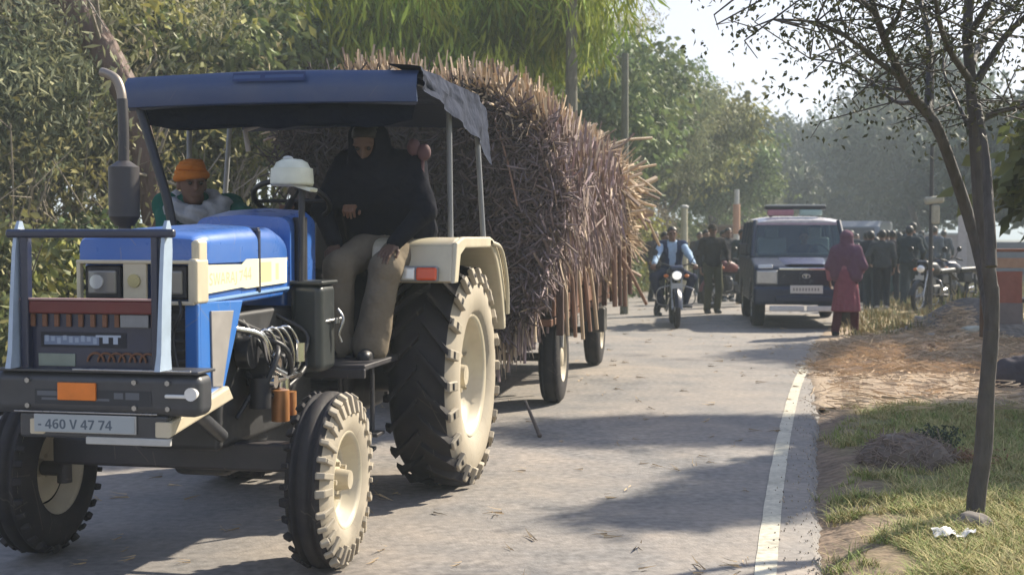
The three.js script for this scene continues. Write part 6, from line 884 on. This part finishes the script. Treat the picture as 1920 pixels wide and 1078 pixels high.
{ // heap of dry brush in the grass
  const p = onGround(1705, 8.35), q = rng(12), t = thing('brush_heap', 'small heap of grey-brown dry brush lying in the grass left of the forked tree', 'brush heap', p);
  part('core', netSkin((x, y, z) => (Math.hypot(x / 0.3, y / 0.19, z / 0.26) - 1) * 0.18 + 0.05 * fbm(x * 9, y * 9, z * 9, 3), [-0.42, -0.08, -0.36], [0.42, 0.28, 0.36], 0.02), mat([0.15, 0.115, 0.09], 1), t);
  const g = []; for (let i = 0; i < 420; i++) { const a = q() * 6.283, e = q(), r = Math.sqrt(1 - e * e), c = V(Math.cos(a) * r * 0.31, e * 0.19, Math.sin(a) * r * 0.27), d = V((q() - 0.5) * 1.6, (q() - 0.5) * 0.9, (q() - 0.5) * 1.6).normalize(), L = 0.06 + 0.12 * q(); g.push(rod(c.clone().addScaledVector(d, -L / 2), c.clone().addScaledVector(d, L / 2), 0.004, 0.002, 4)); }
  part('twigs', g, mat([0.26, 0.195, 0.155], 1), t, false);
  const it = []; for (let i = 0; i < 60; i++) { const k = 0.6 + 0.6 * q(); it.push([0.12 + 0.2 * q(), 0.16 + 0.06 * q(), -0.1 + 0.15 * q(), 0.35, 0.06 * k, 0.085 * k, 0.05 * k]); } tag(leaves('wilted_leaves', CL.dot, it, t), null, null, null, 'stuff');
  const dry = []; for (let i = 0; i < 130; i++) { const k = 0.6 + 0.7 * q(); dry.push([0.3 + 0.22 * q() * (q() + 0.4), 0.02 + 0.1 * q() * q(), 0.0 + 0.25 * (q() - 0.3), 0.35, 0.33 * k, 0.19 * k, 0.11 * k]); } tag(leaves('dead_leaves', CL.dot, dry, t), null, null, null, 'stuff');
  part('bare_twig', [rod([0.22, 0.12, 0.05], [0.17, 0.24, 0.08], 0.008, 0.004, 6), rod([-0.08, 0.04, 0.27], [-0.07, 0.12, 0.29], 0.006, 0.004, 6)], M.barkPale, t); shadows(t);
  const w = onGround(1795, 6.22), pp = thing('paper_scrap', 'crumpled white paper scrap lying in the grass in front of the forked tree', 'litter', w);
  const sh = new THREE.PlaneGeometry(0.19, 0.12, 14, 9); sh.rotateX(-Math.PI / 2); { const a = sh.attributes.position; for (let i = 0; i < a.count; i++) { const x = a.getX(i), z = a.getZ(i); a.setXYZ(i, x * (1 + 0.2 * n3(z * 20, 1, 2)), 0.04 + 0.04 * n3(x * 14, 3, z * 14) + 0.02 * n3(x * 40, 3, z * 40), z); } sh.computeVertexNormals(); } part('sheet', sh, M.white, pp); shadows(pp);
  const s = onGround(1832, 6.48), st = part('stone', netSkin((x, y, z) => (Math.hypot(x / 0.11, y / 0.08, z / 0.09) - 1) * 0.09 + 0.03 * fbm(x * 14, y * 14, z * 14, 3), [-0.16, -0.1, -0.14], [0.16, 0.14, 0.14], 0.012), mat([0.16, 0.14, 0.12], 1)); st.position.copy(s); tag(st, 'grey stone lying against the foot of the forked tree', 'stone');
}
{ // earth clods along the straw ridge
  const q = rng(77); [[1680, 16.6, 0.10], [1560, 15.1, 0.07], [1745, 15.4, 0.09], [1790, 14.9, 0.07]].forEach(([px, d, r], i) => { const p = onGround(px, d, r * 0.4), sd = q() * 50; const o = part('earth_clod', netSkin((x, y, z) => (Math.hypot(x / 1.5, y / 0.9, z) - r) + 0.05 * fbm(x * 9 + sd, y * 9, z * 9, 3), [-0.3, -0.2, -0.25], [0.3, 0.25, 0.25], 0.02), mat([0.15, 0.09, 0.055], 1)); o.position.copy(p); tag(o, ['largest brown earth clod on the straw ridge, right of the woman in maroon', 'brown earth clod at the road edge end of the straw ridge', 'brown earth clod on the straw ridge below the parked motorcycles', 'brown earth clod at the right end of the straw ridge, left of the forked tree'][i], 'earth clod', 'earth clods on the straw ridge'); });
}
{ // pale rubble on the earth bank
  const q = rng(91), L = ['pale flat rubble stone on the earth bank, nearest the forked trunk', 'pale rubble stone at the left foot of the earth bank', 'greenish pale stone on the middle of the earth bank', 'small pale stone behind the straw ridge', 'grey rubble stone right of the forked trunk'];
  [[1830, 17.4, 0.13], [1752, 17.6, 0.09], [1796, 17.2, 0.1], [1728, 18.6, 0.07], [1880, 16.8, 0.12]].forEach(([px, d, r], i) => { const p = onGround(px, d, r * 0.3), sd = q() * 50, o = part('rubble_stone', netSkin((x, y, z) => Math.max(Math.abs(x) * 0.8, Math.abs(y) * 1.5, Math.abs(z)) * 0.6 + 0.5 * Math.hypot(x * 0.8, y * 1.4, z) - r * 1.05 + 0.05 * fbm(x * 8 + sd, y * 8, z * 8, 3), [-0.32, -0.2, -0.3], [0.32, 0.22, 0.3], 0.02), mat(i % 2 ? [0.34, 0.31, 0.27] : [0.42, 0.42, 0.34], 1)); o.position.copy(p); o.rotation.y = q() * 6; tag(o, L[i], 'stone', 'rubble stones on the earth bank'); });
}
{ // bits of cane leaf and grit dropped on the road
  const q = rng(303), A = [], B = [];
  for (let i = 0; i < 1500; i++) { const d = 5.2 + 24 * Math.pow(q(), 1.6), e = q(), x = e < 0.7 ? xr(d) + 0.20 - 0.28 * q() * q() : mix(xl(d), xr(d), q()); const k = 0.5 + 0.8 * q(); (e < 0.7 ? A : B).push([x, e < 0.7 ? 0.006 : 0.008, -d, e < 0.7 ? 0.12 + 0.22 * q() : 0.5 + 0.6 * q(), ...(e < 0.7 ? [0.40 * k, 0.34 * k, 0.26 * k] : [0.42 * k, 0.31 * k, 0.18 * k]), 0.06]); }
  const pebble = new THREE.IcosahedronGeometry(0.022, 0); pebble.scale(1, 0.5, 0.8);
  scatter('grit', pebble, new THREE.MeshStandardMaterial({ color: 0xffffff, roughness: 1 }), A, 'fine grit and pebbles strewn along the road edge', 'grit');
  const lf = strand(3, 0.14, 0.010, 0.25, 0.08, 19); lf.translate(0, -0.05, 0);
  scatter('dropped_leaves', lf, new THREE.MeshStandardMaterial({ color: 0xffffff, roughness: 0.9, side: THREE.DoubleSide }), B, 'scraps of dry cane leaf dropped on the asphalt', 'leaf litter');
}
renderer.render(scene, camera);
